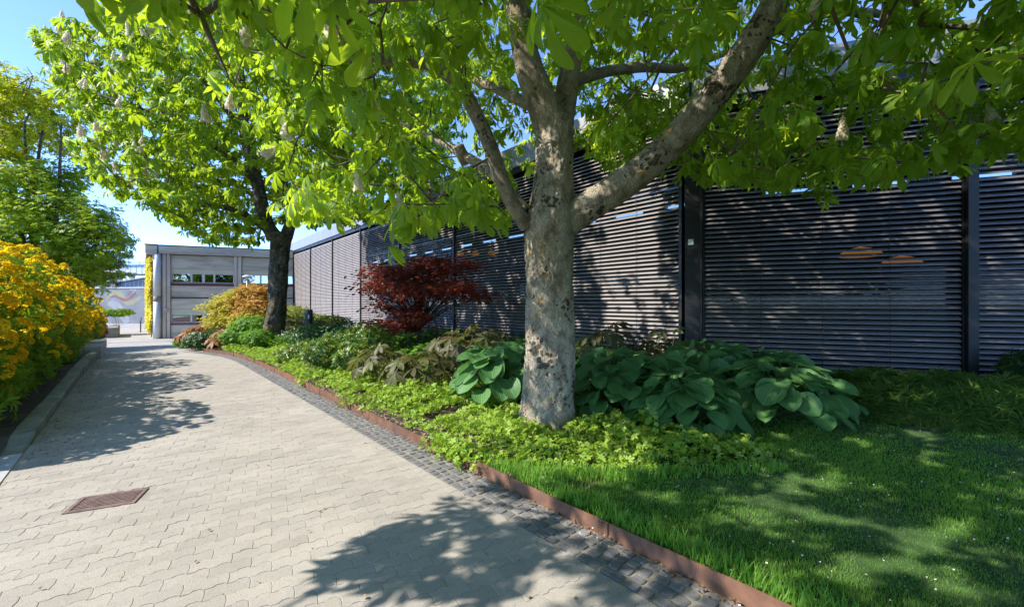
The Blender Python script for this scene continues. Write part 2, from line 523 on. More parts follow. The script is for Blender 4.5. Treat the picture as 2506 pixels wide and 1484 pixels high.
# ------------------------------------------------------------------ granite setts between paving and steel edging
strip = tag(sheet('sett_strip', -4, 20, 2.1, 2.5, lambda x, y, s, n: zpath(s)-.009, M_JOINT, nlim=lambda s: (n_edge(s)+.002, n_steel(s)-.005), dn=.4), kind='structure')
def sett_shape(l, w, h=.016):
    P = []
    for k in range(10):
        a = 2*math.pi*k/10
        ca, sa = math.cos(a), math.sin(a)
        e = .45
        P.append((math.copysign(abs(ca)**e, ca)*l/2*random.uniform(.93, 1.0), math.copysign(abs(sa)**e, sa)*w/2*random.uniform(.92, 1.0)))
    n = len(P)
    V = [(x*.72, y*.72, h) for x, y in P] + [(x*.94, y*.94, h*.72) for x, y in P] + [(x, y, -.006) for x, y in P]
    F = [list(range(n))]
    for k in (0, 1):
        for i in range(n):
            j = (i+1) % n; F.append([k*n+i, (k+1)*n+i, (k+1)*n+j, k*n+j])
    return V, F
sett_meshes = []
for q in range(6):
    V, F = sett_shape(.112, .096, .011); me = bpy.data.meshes.new('sett'); me.from_pydata(V, [], F); me.materials.append(M_SETT); sett_meshes.append(me)
JV, JF, JR = [], [], []; cnt = 0; s = -1.0; row = 0
while s < 19.2:
    pitch = random.uniform(.084, .098); row += 1
    n0, n1 = n_edge(s)+.006, n_steel(s)-.012; k = 4
    cut = np.cumsum([random.uniform(.8, 1.2) for _ in range(k)]); cut = np.concatenate([[0], cut/cut[-1]])
    for q in range(k):
        na, nb = n0+(n1-n0)*cut[q], n0+(n1-n0)*cut[q+1]
        c = sn(s+random.uniform(-.012, .012), (na+nb)/2)
        if c.y < 1.9: continue
        z = float(zpath(s)) - .012 + random.uniform(-.003, .004)
        ax = PD*(pitch*.97/.096); ay = -ND*((nb-na)*.955/.112)
        ca, sa = math.cos(random.gauss(0, .05)), math.sin(random.gauss(0, .05))
        # local x spans n, local y spans s
        m3 = Matrix(((ND[0]*(nb-na)*.955/.112*ca - PD[0]*sa*.9, PD[0]*pitch*.96/.096, 0, c.x),
                     (ND[1]*(nb-na)*.955/.112*ca - PD[1]*sa*.9, PD[1]*pitch*.96/.096, 0, c.y),
                     (random.gauss(0, .03), random.gauss(0, .03), 1, z), (0, 0, 0, 1)))
        if cnt < 300:
            cnt += 1; link('sett', random.choice(sett_meshes), None, strip, m3)
        else:
            me = random.choice(sett_meshes); b0 = len(JV); r = random.random()
            JV += [tuple(m3 @ v.co) for v in me.vertices]; JF += [[b0+k2 for k2 in p.vertices] for p in me.polygons]; JR += [r]*len(me.vertices)
    s += pitch
me = bpy.data.meshes.new('sett_field'); me.from_pydata(JV, [], JF); me.materials.append(M_SETT)
a = me.attributes.new('rnd', 'FLOAT', 'POINT'); a.data.foreach_set('value', np.array(JR, np.float32))
tag(link('sett_field', me, None, strip), kind='stuff')

# ------------------------------------------------------------------ rusted steel edging along the bed
edge = thing('steel_edging', 'low rust brown steel edging strip between dark setts and planting bed', 'edging', sn(3, n_steel(3)))
s = -1.6; q = 0
while s < 20.0:
    L = random.uniform(1.45, 1.75); mb = MB(); off = random.uniform(-.006, .006); dz = random.uniform(-.006, .01)
    ss = np.linspace(s, s+L-.004, 5)
    inner = []; outer = []
    for t in ss:
        n = n_steel(t)+off; z0 = float(zpath(t))-.03; z1 = float(zpath(t))+.10+dz + .006*math.sin(t*2.1)
        if t > 19.2: n += (t-19.2)*1.2
        inner.append((sn(t, n+.010, z0), sn(t, n+.010, z1))); outer.append((sn(t, n, z0), sn(t, n, z1)))
    for i in range(4):
        mb.poly([outer[i][0], outer[i+1][0], outer[i+1][1], outer[i][1]][::-1]); mb.poly([inner[i][0], inner[i+1][0], inner[i+1][1], inner[i][1]])
        mb.poly([outer[i][1], outer[i+1][1], inner[i+1][1], inner[i][1]][::-1])
    mb.poly([outer[0][0], outer[0][1], inner[0][1], inner[0][0]]); mb.poly([outer[4][0], outer[4][1], inner[4][1], inner[4][0]])
    plate = mb.build('edging_plate', M_CORTEN, edge)
    cl = MB(); cl.box(sn(s+.03, n_steel(s)+off, float(zpath(s))), (PD[0], PD[1], 0), (ND[0], ND[1], 0), (0, 0, 1), -.025, .025, -.006, -.0015, -.02, .09)
    cl.build('joint_cover', M_CORTEN, plate)
    s += L; q += 1

# ------------------------------------------------------------------ kerb on the left
kerb = tag(bpy.data.objects.new('kerb', None), kind='structure'); kerb.location = sn(8, -1.0); COL.objects.link(kerb)
def kh(s):
    return .010 + .11*float(sm((s-7.0)/1.2)) + .10*float(sm((s-10)/8))
s = -3.0
while s < 19.0:
    L = 1.0 if s < 7 else random.uniform(.75, 1.0); mb = MB()
    cs = np.linspace(s+.004, s+L-.004, 4); jit = random.uniform(-.008, .008) if s > 6.9 else 0
    ring = []
    for t in cs:
        h = kh(t); b = .018 if t > 7 else .004; z = float(zpath(t))
        w = .20
        ring.append([sn(t, -.925+jit, z-.03), sn(t, -.925+jit, z+h-b), sn(t, -.925-b+jit, z+h), sn(t, -.925-w+b+jit, z+h), sn(t, -.925-w+jit, z+h-b), sn(t, -.925-w+jit, z-.03)])
    for i in range(3):
        for k in range(5):
            mb.poly([ring[i][k], ring[i][k+1], ring[i+1][k+1], ring[i+1][k]])
    mb.poly(ring[0][::-1]); mb.poly(ring[3])
    mb.build('kerb_stone', M_KERB if s > 6.9 else M_KERB_PALE, kerb)
    s += L
for k in range(2):                                      # pale granite block that ends the kerb
    mb = MB(); z = float(zpath(19.6))
    mb.box(sn(19.05+k*1.75, -.86, z), (PD[0], PD[1], 0), (-ND[0], -ND[1], 0), (0, 0, 1), 0, 1.73, 0, .5, -.05, .40+.03*k)
    bevel(mb.build('kerb_stone', M_KERB_PALE, kerb), .012, 2)

# ------------------------------------------------------------------ drain grate in the paving
gr = thing('drain_grate', 'small rectangular rusty iron drain grate set in the pale paving', 'drain grate', (GRC[0], GRC[1], 0))
gu, gw, gz = (GRU[0], GRU[1], 0), (GRW[0], GRW[1], 0), (0, 0, 1)
mb = MB()
for (a0, a1, b0, b1) in ((-.225, .225, -.155, -.125), (-.225, .225, .125, .155), (-.225, -.190, -.125, .125), (.190, .225, -.125, .125)):
    mb.box((GRC[0], GRC[1], 0), gu, gw, gz, a0, a1, b0, b1, -.012, .006)
bevel(mb.build('frame', M_IRON, gr), .003)
mb = MB()
for (a0, a1, b0, b1) in ((-.43, .43, -.27, -.157), (-.43, .43, .157, .27), (-.43, -.227, -.157, .157), (.227, .43, -.157, .157)):
    mb.box((GRC[0], GRC[1], 0), gu, gw, gz, a0, a1, b0, b1, -.0128, -.0035)
mb.build('mortar_collar', surf('mortar', (.30, .27, .235), .9, nscale=9, namp=.3, bscale=90, bstr=.5), gr)
mb = MB(); mb.box((GRC[0], GRC[1], 0), gu, gw, gz, -.19, .19, -.125, .125, -.0125, -.0095)
mb.build('sump', plain('sump_dark', (.012, .011, .01), .9), gr)
for k in range(8):
    b = -.125 + .25*(k+.5)/8
    mb = MB(); mb.box((GRC[0], GRC[1], 0), gu, gw, gz, -.188, .188, b-.0075, b+.0075, -.009, .004)
    bevel(mb.build('bar', M_IRON, gr), .003)

# ================================================================== LOUVRED BUILDING
C2 = Vector((3.83, 8.92, 0)); LA = Vector((-.652, .758, 0)).normalized(); LN = Vector((-LA.y, LA.x, 0))
LN = Vector((-.758, -.652, 0)).normalized(); RB = Vector((.938, -.347, 0)).normalized(); RN = Vector((-.347, -.938, 0)).normalized()
Zv = Vector((0, 0, 1)); ZT, ZB = 5.72, .27
bld = thing('louvered_building', 'long dark single storey building clad in horizontal metal louvres with grey roof fascia', 'building', C2)
def slat_mesh(L, tilt, mat=M_LOUVER):
    """blade of length L along x, outward -y, up z; outer edge hangs lower"""
    mb = MB(); w = .047; n = 4
    prof = []
    for k in range(n+1):
        t = k/n*2-1
        prof.append((-t*w*math.cos(tilt) - .004*(1-t*t)*math.sin(tilt), -t*w*math.sin(tilt)*1.0 + .004*(1-t*t)*math.cos(tilt)))
    pr = [(a, b+.0022) for a, b in prof] + [(a, b-.0022) for a, b in prof[::-1]]
    mb.prism([(0, a, b) for a, b in pr], [(L, a, b) for a, b in pr])
    return mb.mesh('slat', mat)
PITCH = .0975; NS = int((ZT-ZB)/PITCH)
SJV, SJF = [], []
def bay(origin, d, nrm, a0, a1, tilt, single, sub):
    """one bay of louvre blades between two posts"""
    L = a1-a0
    panel = MB(); panel.box(origin, d, nrm, Zv, a0+.014, a1-.014, -.03, .03, ZB-.028, ZB-.004)      # bottom rail
    P = panel.build('louver_bay', M_BLACK, bld)
    for e in (a0-.012, a1-.012):                        # slim end rails
        mb = MB(); mb.box(origin, d, nrm, Zv, e, e+.024, -.035, .035, ZB-.03, ZT+.03); mb.build('end_rail', M_BLACK, P)
    for k in range(1, 4):
        mb = MB(); c = origin + d*(a0+L*k/4) + nrm*.052
        mb.box(c, d, nrm, Zv, -.004, .004, -.003, .003, ZB, ZT)
        mb.build('guide_wire', M_BLACK, P)
    # blade local frame: x along d, y inward(-nrm), z up
    me = slat_mesh(L-.05, tilt)
    for i in range(NS):
        z = ZB + .05 + i*PITCH + random.uniform(-.002, .002)
        o = origin + d*(a0+.025)
        y = -nrm
        x = d
        m = Matrix(((x.x, y.x, 0, o.x), (x.y, y.y, 0, o.y), (random.gauss(0, .0006), 0, 1, z), (0, 0, 0, 1)))
        if single: link('slat', me, None, P, m)
        else:
            b0 = len(SJV)
            SJV.extend(tuple(m @ v.co) for v in me.vertices); SJF.extend([b0+k for k in p.vertices] for p in me.polygons)
TL = R(41)
bay(C2, RB, RN, .25, 4.42, TL, True, 0)
bay(C2, RB, RN, 4.60, 9.2, TL, True, 0)
left_bays = [(.25, 4.46), (4.58, 9.16), (9.28, 13.82), (13.94, 18.62), (18.74, 23.4), (23.52, 28.3), (28.42, 33.2), (33.32, 38.0)]
for k, (a0, a1) in enumerate(left_bays):
    bay(C2, LA, LN, a0, a1, TL if k < 4 else R(58), k < 3, k)
me = bpy.data.meshes.new('slat_field'); me.from_pydata(SJV, [], SJF); me.materials.append(M_LOUVER)
tag(link('slat_field', me, None, bld), kind='stuff')
def part(name, mat, o, d, n, a0, a1, b0, b1, c0, c1, bev=0, parent=None):
    mb = MB(); mb.box(o, d, n, Zv, a0, a1, b0, b1, c0, c1)
    ob = mb.build(name, mat, parent or bld)
    if bev: bevel(ob, bev)
    return ob
# posts
mb = MB(); mb.box(C2, RB, RN, Zv, 4.44, 4.58, -.05, .13, .10, ZT+.1); mb.build('post', M_BLACK, bld)
part('post_base', M_BLACK, C2, RB, RN, 4.41, 4.61, -.06, .17, .04, .10)
for a in (4.52, 9.22, 13.88, 18.68, 23.46, 28.36, 33.26):
    part('post', M_BLACK, C2, LA, LN, a-.04, a+.04, -.05, .07, .10, ZT+.1)
# corner column: H-section leaving a slit beside it
part('corner_column', M_BLACK, C2, RB, RN, -.12, .21, -.20, .02, .05, ZT+.1, .006)
part('corner_flange', M_BLACK, C2, RB, RN, .16, .215, .02, .09, .05, ZT+.1)
part('corner_flange', M_BLACK, C2, LA, LN, .17, .225, -.05, .08, .05, ZT+.1)
lab = part('sign_plate', plain('plate_white', (.75, .75, .68), .5), C2, RB, RN, -.06, .045, .021, .025, 2.90, 3.02)
lab['label'] = 'small square white plate on the black corner column'
# top box, fascia, roof
part('louver_box', M_BLACK, C2, LA, LN, 0, 38.1, -.20, .045, ZT+.031, ZT+.20)
part('louver_box', M_BLACK, C2, RB, RN, 0, 9.3, -.20, .046, ZT+.031, ZT+.20)
for k in range(16):
    part('fascia_panel', M_FASCIA, C2, LA, LN, .0+k*2.37+.006, (k+1)*2.37-.006, -.30, .10, ZT+.203, ZT+.88, .004)
for k in range(4):
    part('fascia_panel', M_FASCIA, C2, RB, RN, .012+k*2.37, (k+1)*2.37-.006, -.301, .10, ZT+.203, ZT+.88, .004)
def isect(p, d, q, e):
    k = (q.x-p.x)*e.y-(q.y-p.y)*e.x
    return p + d*(k/(d.x*e.y-d.y*e.x))
DEP = 6.0
E1, E2 = C2+LA*38, C2+RB*9.3
B1, B2 = E1-LN*DEP, E2-RN*DEP
BC = isect(B1, LA, B2, RB)
plan = [C2-(LN+RN)*.12, E2-RN*.22, B2, BC, B1, E1-LN*.22]
def slab(name, mat, z0, z1, pts=plan):
    mb = MB(); mb.prism([(p.x, p.y, z0) for p in pts], [(p.x, p.y, z1) for p in pts]); return mb.build(name, mat, bld)
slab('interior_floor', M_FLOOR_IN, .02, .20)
slab('roof', M_ROOF, ZT+.22, ZT+.80)
part('plinth', M_PLINTH, C2, RB, RN, .2, 9.3, -.21, .16, -.2, .125, .01)
part('plinth', M_PLINTH, C2, LA, LN, .2, 38, -.21, .12, -.8, .10)
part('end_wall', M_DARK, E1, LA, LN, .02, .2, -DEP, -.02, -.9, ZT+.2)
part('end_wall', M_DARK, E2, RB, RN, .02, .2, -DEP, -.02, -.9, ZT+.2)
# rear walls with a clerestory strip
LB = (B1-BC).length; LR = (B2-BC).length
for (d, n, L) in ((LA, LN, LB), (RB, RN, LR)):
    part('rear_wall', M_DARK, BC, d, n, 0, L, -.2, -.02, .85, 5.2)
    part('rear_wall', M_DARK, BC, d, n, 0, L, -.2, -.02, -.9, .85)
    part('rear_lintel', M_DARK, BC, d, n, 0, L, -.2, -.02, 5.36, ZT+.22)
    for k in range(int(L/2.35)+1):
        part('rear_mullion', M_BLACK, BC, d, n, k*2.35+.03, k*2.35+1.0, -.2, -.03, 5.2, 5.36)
# glazing behind the louvres
for (d, n, a0, a1) in [(RB, RN, .22, 4.5), (RB, RN, 4.52, 9.2)] + [(LA, LN, a0, a1) for a0, a1 in left_bays]:
    mb = MB(); mb.poly([C2+d*a0-n*.19+Zv*.2, C2+d*a1-n*.19+Zv*.2, C2+d*a1-n*.19+Zv*(ZT+.2), C2+d*a0-n*.19+Zv*(ZT+.2)])
    gp = mb.build('glass_pane', M_GLASS, bld)
# pendant lamps glimpsed between the blades
lamps = [((2105, 617, 10.6), .46, 'wide orange pendant lamp glowing behind the louvres left of the lower orange lamp'),
         ((2205, 637, 11.8), .46, 'lower orange pendant lamp glowing behind the louvres near the right post'),
         ((1126, 620, 17.6), .16, 'small orange lamp behind the louvres, leftmost of three above the red maple'),
         ((1163, 618, 17.6), .16, 'small orange lamp behind the louvres, middle of three above the red maple'),
         ((1202, 617, 17.6), .16, 'small orange lamp behind the louvres, rightmost of three near the trunk')]
for (a, r, lb) in lamps:
    c = at(*a)
    t = thing('pendant_lamp', lb, 'lamp', c, 'orange pendant lamps inside the louvred building')
    mb = MB(); mb.lathe(c, [(r*.98, -.10), (r, -.085), (r*.86, .0), (r*.5, .09), (r*.12, .13), (.03, .16)], 24); mb.build('lamp_shade', M_LAMP, t, True)
    mb = MB(); mb.tube([c+Zv*.15, Vector((c.x, c.y, ZT+.22))], .008, 5); mb.build('cord', M_BLACK, t)

# ================================================================== CONCRETE BUILDING AT THE END OF THE PATH
K0 = Vector((-26.7, 31.0, -.96)); KU = Vector((.93, .363, 0)).normalized(); KN = Vector((KU.y, -KU.x, 0))
KV = Vector((-.666, .746, 0)).normalized(); KVN = Vector((-KV.y, -.666, 0)); KVN = Vector((-.746, -.666, 0)).normalized()
cb = thing('concrete_building', 'two storey raw concrete building with ribbon windows at the end of the path', 'building', K0)
def kp(name, mat, a0, a1, b0, b1, c0, c1, bev=0, parent=None):
    return part(name, mat, K0, KU, KN, a0, a1, b0, b1, c0, c1, bev, parent or cb)
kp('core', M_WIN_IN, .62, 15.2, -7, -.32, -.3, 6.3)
cols = [(.62, 1.08), (5.15, 5.66), (9.78, 10.28), (14.4, 14.9)]
for a, b in cols:
    kp('column', M_CONC_COL, a, a+.2, -.2, .12, -.4, 6.31, .01); kp('column', M_CONC_COL, b-.2, b, -.2, .12, -.4, 6.31, .01)
    kp('column_recess', M_CONC_COL, a+.2, b-.2, -.2, .04, -.4, 6.31)
for bi, (a0, a1) in enumerate(((1.10, 5.13), (5.68, 9.76), (10.30, 14.38))):
    for (c0, c1) in ((5.24, 6.27), (3.09, 3.96), (2.21, 3.0), (-.4, .99)):
        kp('spandrel_panel', M_CONC, a0, a1, -.2, .02, c0, c1, .012)
    kp('shadow_groove', M_GROOVE, a0, a1, -.2, -.06, 3.0, 3.09)
    for (w0, w1, t1) in ((4.18, 4.90, 5.23), (1.15, 1.80, 2.20)):
        kp('blind', M_BLIND, a0, a1, -.2, -.02, w1, t1)
        kp('sill', M_RED, a0, a1, -.2, .03, w0-.17, w0-.012)
        W = kp('window', M_WHITE, a0, a1, -.2, -.05, w0-.01, w0+.05)
        kp('frame', M_WHITE, a0, a1, -.2, -.05, w1-.05, w1, 0, W)
        fr = [0, .31, .50, .675, 1.0]
        for k in range(5):
            a = a0 + (a1-a0)*fr[k]; wd = .06 if k in (0, 4) else (.16 if k == 2 else .11)
            x0 = a if k == 0 else (a-wd if k == 4 else a-wd/2)
            kp('mullion', M_WHITE, x0, x0+wd, -.2, -.052, w0+.05, w1-.05, 0, W)
            if k < 4:
                b = a0 + (a1-a0)*fr[k+1]
                kp('pane', M_WGLASS, a+.03, b-.03, -.2, -.12, w0+.05, w1-.05, 0, W)
kp('roof_fascia', M_CONC, .44, 15.2, -7, .30, 6.32, 6.90, .012)
kp('roof_fascia', M_CONC, -.36, .34, -7, .30, 6.30, 6.93, .012)
kp('roof_edge', M_ROOF, .44, 15.2, -7, .33, 6.90, 6.97); kp('roof_edge', M_ROOF, -.39, .34, -7, .33, 6.93, 7.0)
kp('corner_wall', M_CONC_COL, 0.0, .60, -.3, -.02, -.4, 6.31)
mb = MB(); mb.tube([K0+KU*.31+KN*.14+Zv*(-.02), K0+KU*.31+KN*.14+Zv*2.75], .21, 16); mb.build('downpipe', M_WHITE, cb, True)
mb = MB(); mb.tube([K0+KU*.31+KN*.14+Zv*3.15, K0+KU*.31+KN*.14+Zv*6.29], .21, 16); mb.build('downpipe', M_WHITE, cb, True)
mb = MB(); mb.tube([K0+KU*.31+KN*.14+Zv*2.75, K0+KU*.31+KN*.14+Zv*3.15], .218, 16); mb.build('pipe_collar', surf('collar_stained', (.30, .27, .20), .8), cb, True)
kp('wall_box', M_CONC_COL, .72, .95, .12, .26, 2.0, 2.25, .01)
# left flank with yellow creeper
part('flank_wall', M_CONC, K0, KV, KVN, 0.03, 16, -.3, 0, -.4, 6.31, 0, cb)
part('flank_roof_edge', M_ROOF, K0, KV, KVN, .3, 16, -.3, .34, 6.32, 6.98, 0, cb)

# ================================================================== FAR BUILDINGS
MW = Vector((-64, 57, -1.0)); MU = Vector((.985, -.17, 0)).normalized(); MN = Vector((-.17, -.985, 0)).normalized()
mw = thing('mural_wall', 'grey wall painted with a yellow wave and red and white swirls', 'wall', MW)
part('wall', M_MURALWALL, MW, MU, MN, 0, 24, -.4, 0, -.4, 4.65, 0, mw)
part('coping', M_CLAD, MW, MU, MN, 0, 24, -.45, .06, 4.65, 4.78, 0, mw)
def ribbon(name, mat, pts, w0, w1, off):
    """flat painted band on the wall: points (u, h)"""
    mb = MB(); P = [Vector((a, b, 0)) for a, b in pts]
    # smooth
    Q = []
    for i in range(len(P)-1):
        p0, p1, p2, p3 = P[max(i-1, 0)], P[i], P[i+1], P[min(i+2, len(P)-1)]
        for k in range(8):
            t = k/8
            Q.append(.5*((2*p1)+(-p0+p2)*t+(2*p0-5*p1+4*p2-p3)*t*t+(-p0+3*p1-3*p2+p3)*t*t*t))
    Q.append(P[-1]); n = len(Q); L = []; Rr = []
    for i, q in enumerate(Q):
        t = (Q[min(i+1, n-1)]-Q[max(i-1, 0)]).normalized(); e = Vector((-t.y, t.x, 0)); f = i/(n-1)
        w = (w0 + (w1-w0)*f)*math.sin(math.pi*min(max(f, .04), .96))**.4
        L.append(q+e*w); Rr.append(q-e*w)
    for i in range(n-1):
        mb.poly([MW+MU*v.x+Zv*v.y+MN*off for v in (L[i], L[i+1], Rr[i+1], Rr[i])])
    return mb.build(name, mat, mw)
mu_ = lambda px: ((px-CX)/FPX*55 - MW.x)/1.0
def mp(px, py): return (mu_(px)*1.0, (790-py)/FPX*55+.05)
M_MY = surf('paint_yellow', (.30, .28, .18), .8, nscale=1, namp=.15); M_MR = surf('paint_red', (.24, .12, .125), .8, nscale=1, namp=.2)
M_MW = surf('paint_white', (.30, .31, .325), .8, nscale=1, namp=.12); M_MG = surf('paint_green', (.22, .25, .25), .8, nscale=1, namp=.12); M_MB = surf('paint_blue', (.22, .26, .31), .8, nscale=1, namp=.12)
ribbon('painted_band', M_MY, [mp(*p) for p in ((258, 738), (275, 718), (295, 716), (315, 735), (332, 740), (362, 726))], .30, .42, .006)
ribbon('painted_band', M_MG, [mp(*p) for p in ((262, 728), (280, 712), (300, 712), (318, 722), (330, 730))], .16, .10, .004)
ribbon('painted_band', M_MR, [mp(*p) for p in ((270, 727), (285, 724), (300, 729), (318, 733), (338, 722), (345, 713))], .14, .22, .009)
ribbon('painted_band', M_MR, [mp(*p) for p in ((318, 725), (330, 714), (342, 710))], .06, .08, .012)
ribbon('painted_band', M_MB, [mp(*p) for p in ((270, 736), (282, 731), (292, 738))], .3, .1, .003)
ribbon('painted_band', M_MW, [mp(*p) for p in ((262, 742), (283, 745), (300, 760), (315, 778), (322, 789))], .55, .75, .0045)
ribbon('painted_band', M_MW, [mp(*p) for p in ((330, 706), (338, 712), (346, 708))], .25, .2, .005)
ribbon('painted_band', M_MB, [mp(*p) for p in ((285, 748), (300, 756), (309, 770), (318, 786))], .05, .07, .0065)
ribbon('painted_band', M_MG, [mp(*p) for p in ((268, 760), (285, 770), (300, 788))], .12, .2, .0035)
ub = thing('utility_box', 'pale grey utility cabinet standing against the mural wall', 'cabinet', at(349, 788, 54.0))
c0 = at(349, 790, 54.3); part('cabinet', M_CLAD, c0, MU, MN, -.75, .75, -.5, 0, 0, 1.65, .02, ub); part('door_slot', M_SLATE, c0, MU, MN, -.1, .25, .001, .01, 1.15, 1.28, 0, ub)
sp = at(344, 812, 38); sp.z = -.97
tp = thing('thin_post', 'thin dark post standing on the path before the mural wall', 'post', sp)
mb = MB(); mb.tube([sp, sp+Zv*1.05], .045, 8); mb.build('shaft', M_BLACK, tp); mb = MB(); mb.box(sp, (1, 0, 0), (0, 1, 0), Zv, -.07, .07, -.05, .05, 1.05, 1.35); mb.build('sign_head', M_SLATE, tp)

WB = Vector((-80, 76, -1.3)); WU = Vector((.985, -.17, 0)).normalized(); WN = Vector((-.17, -.985, 0)).normalized()
wb = thing('white_building', 'white metal clad building with a roof railing behind the mural wall', 'building', WB)
HZ = lambda py, Y: EYE + (CY-py)/FPX*Y + 1.3
def wp(name, mat, a0, a1, b0, b1, c0, c1, parent=None): return part(name, mat, WB, WU, WN, a0, a1, b0, b1, c0, c1, 0, parent or wb)
wp('lower_wall', M_CLAD, 0, 40, -6, 0, 0, HZ(684, 70))
wp('window_band', glassmat('blue_band_glass', (.08, .12, .16), .5), 0, 40, -6, -.25, HZ(684, 70), HZ(671, 70))
wp('upper_wall', M_CLAD, 0, 40, -8, -.5, HZ(671, 70), HZ(643, 70))
for k in range(34): wp('cladding_seam', M_SLATE, k*1.2, k*1.2+.03, -.5, -.47, HZ(669, 70), HZ(644, 70)); 
for k in range(34): wp('cladding_seam', M_SLATE, k*1.2+.4, k*1.2+.43, 0, .03, 2.5, HZ(685, 70))
wp('gutter', M_SLATE, 0, 40, -.45, .05, HZ(667.5, 70), HZ(665.5, 70)); wp('roof_edge', M_SLATE, 0, 40, -8.2, -.3, HZ(643, 70), HZ(641.5, 70))
for k in range(18): wp('railing_post', M_CLAD, k*2.2, k*2.2+.12, -1.0, -.9, HZ(641.5, 70), HZ(633.5, 70))
wp('railing_rail', M_CLAD, 0, 40, -1.0, -.88, HZ(634, 70), HZ(632.5, 70)); wp('railing_rail', M_CLAD, 0, 40, -.98, -.9, HZ(638, 70), HZ(637, 70))
wp('railing_glass', glassmat('railing_glass', (.5, .62, .72), .2), 0, 40, -.96, -.94, HZ(641, 70), HZ(634, 70))
gb = thing('grey_shed', 'grey metal building with sloping roof rising just above the mural wall', 'building', (-62, 63, -1.2))
mb = MB(); g0, g1 = at(282, 710, 62), at(375, 710, 62); gt0, gt1 = at(282, 694, 62), at(375, 678, 62)
for q in (g0, g1): q.z = -1.2
bk = Vector((0, 5, 0)); mb.prism([g0, g1, gt1, gt0], [g0+bk, g1+bk, gt1+bk, gt0+bk]); mb.build('wall', M_SLATE, gb)
mb = MB(); e = Vector((-.3, -.25, .05)); mb.prism([gt0+e, gt1+e, gt1+e+Zv*.22, gt0+e+Zv*.22], [gt0+bk+e, gt1+bk+e, gt1+bk+e+Zv*.22, gt0+bk+e+Zv*.22]); mb.build('roof', M_CLAD, gb)
for k in range(9):
    f = k/9+.05; p = g0.lerp(g1, f); h = gt0.lerp(gt1, f)
    mb = MB(); mb.box((p.x, p.y, 0), (1, 0, 0), (0, -1, 0), Zv, 0, .05, 0, .03, 1, h.z-.05); mb.build('cladding_seam', M_CLAD, gb)

# ------------------------------------------------------------------ street lamp and bollard light
lp = at(604.5, 690, 26.5); lp.z = float(zpath(31))
sl = thing('street_lamp', 'post lamp with a flat round head in front of the concrete building', 'street lamp', lp)
top = EYE + (CY-680)/FPX*26.5
mb = MB(); mb.tube([lp-Zv*.1, Vector((lp.x, lp.y, top))], .045, 10); mb.build('pole', M_LAMPWHITE, sl, True)
mb = MB(); mb.lathe((lp.x, lp.y, top), [(.05, -.12), (.07, 0), (.27, .06), (.275, .09), (.2, .15), (.06, .19), (.001, .2)], 20); mb.build('lamp_head', M_LAMPWHITE, sl, True)
bc = at(755, 800, 14.3); bz = float(zbed(bc.x, bc.y)); bt = EYE + (CY-757)/FPX*14.3
bo = thing('bollard_light', 'short dark cylindrical bollard light among green shrubs beside the far trunk', 'bollard', (bc.x, bc.y, bz))
mb = MB(); mb.lathe((bc.x, bc.y, bz), [(.13, -.05), (.13, bt-bz-.012), (.122, bt-bz), (.001, bt-bz+.004)], 24); mb.build('body', M_BOLLARD, bo, True)
mb = MB(); mb.lathe((bc.x, bc.y, bz), [(.1325, bt-bz-.36), (.1335, bt-bz-.355), (.1325, bt-bz-.35)], 24); mb.build('head_joint', M_BLACK, bo)
mb = MB(); v = Vector((-bc.x, -bc.y, 0)).normalized(); sd = Vector((-v.y, v.x, 0)); mb.box(Vector((bc.x, bc.y, bz))+v*.128, sd, v, Zv, -.02, .02, 0, .008, bt-bz-.30, bt-bz-.17); mb.build('number_label', plain('label_white', (.7, .7, .68), .5), bo)

# ================================================================== FOLIAGE TOOLS
def unit(v):
    return v/np.maximum(np.linalg.norm(v, axis=-1, keepdims=True), 1e-9)
def frames(nrm, ydir):
    """rotation matrices whose z is nrm and whose y points along ydir"""
    z = unit(nrm); y = unit(ydir - z*np.sum(ydir*z, -1, keepdims=True)); x = np.cross(y, z)
    return np.stack([x, y, z], -1)
def rdir(n):
    return unit(RNG.normal(size=(n, 3)))
def scatter(T, Fc, P, Rm, S, uv=None, rnd=None):
    """join len(P) copies of template T (k,3), faces Fc (m,3or4)"""
    k = len(T); N = len(P)
    S = np.asarray(S)
    V = np.einsum('nij,nkj->nki', Rm, T[None]*(S[:, None, None] if S.ndim == 1 else S[:, None, :])) + P[:, None, :]
    F = (Fc[None] + (np.arange(N)*k)[:, None, None]).reshape(-1, Fc.shape[1])
    r = RNG.random(N) if rnd is None else rnd
    return V.reshape(-1, 3), F, (None if uv is None else np.tile(uv, (N, 1))), np.repeat(r, k)
def leaflet(st, wd, fold=.25, droop=.5, serr=0.0):
    """one blade along +y; st stations 0..1, wd half widths; V-fold and droop; returns verts, tris, uv"""
    V, U = [], []
    n = len(st)
    for t, w in zip(st, wd):
        a = droop*t
        y = math.sin(a)/max(droop, 1e-3) if droop else t
        z = -(1-math.cos(a))/max(droop, 1e-3) if droop else 0.0
        V.append((0, y, z)); U.append((0, t))
        V.append((-w, y, z+w*fold)); U.append((-1, t))
        V.append((w, y, z+w*fold)); U.append((1, t))
    F = []
    for i in range(n-1):
        a, b = 3*i, 3*i+3
        for l in (1, 2):
            q = (a, a+l, b+l, b) if l == 1 else (a, b, b+l, a+l)
            F.append((q[0], q[2], q[1])); F.append((q[0], q[3], q[2]))
    V = np.array(V, float); F = np.array(F); 
    # drop degenerate tris
    keep = []
    for f in F:
        p = V[list(f)]
        if np.linalg.norm(np.cross(p[1]-p[0], p[2]-p[0])) > 1e-7: keep.append(f)
    return V, np.array(keep), np.array(U, float)
def rotx(a): c, s = math.cos(a), math.sin(a); return np.array([[1, 0, 0], [0, c, -s], [0, s, c]])
def roty(a): c, s = math.cos(a), math.sin(a); return np.array([[c, 0, s], [0, 1, 0], [-s, 0, c]])
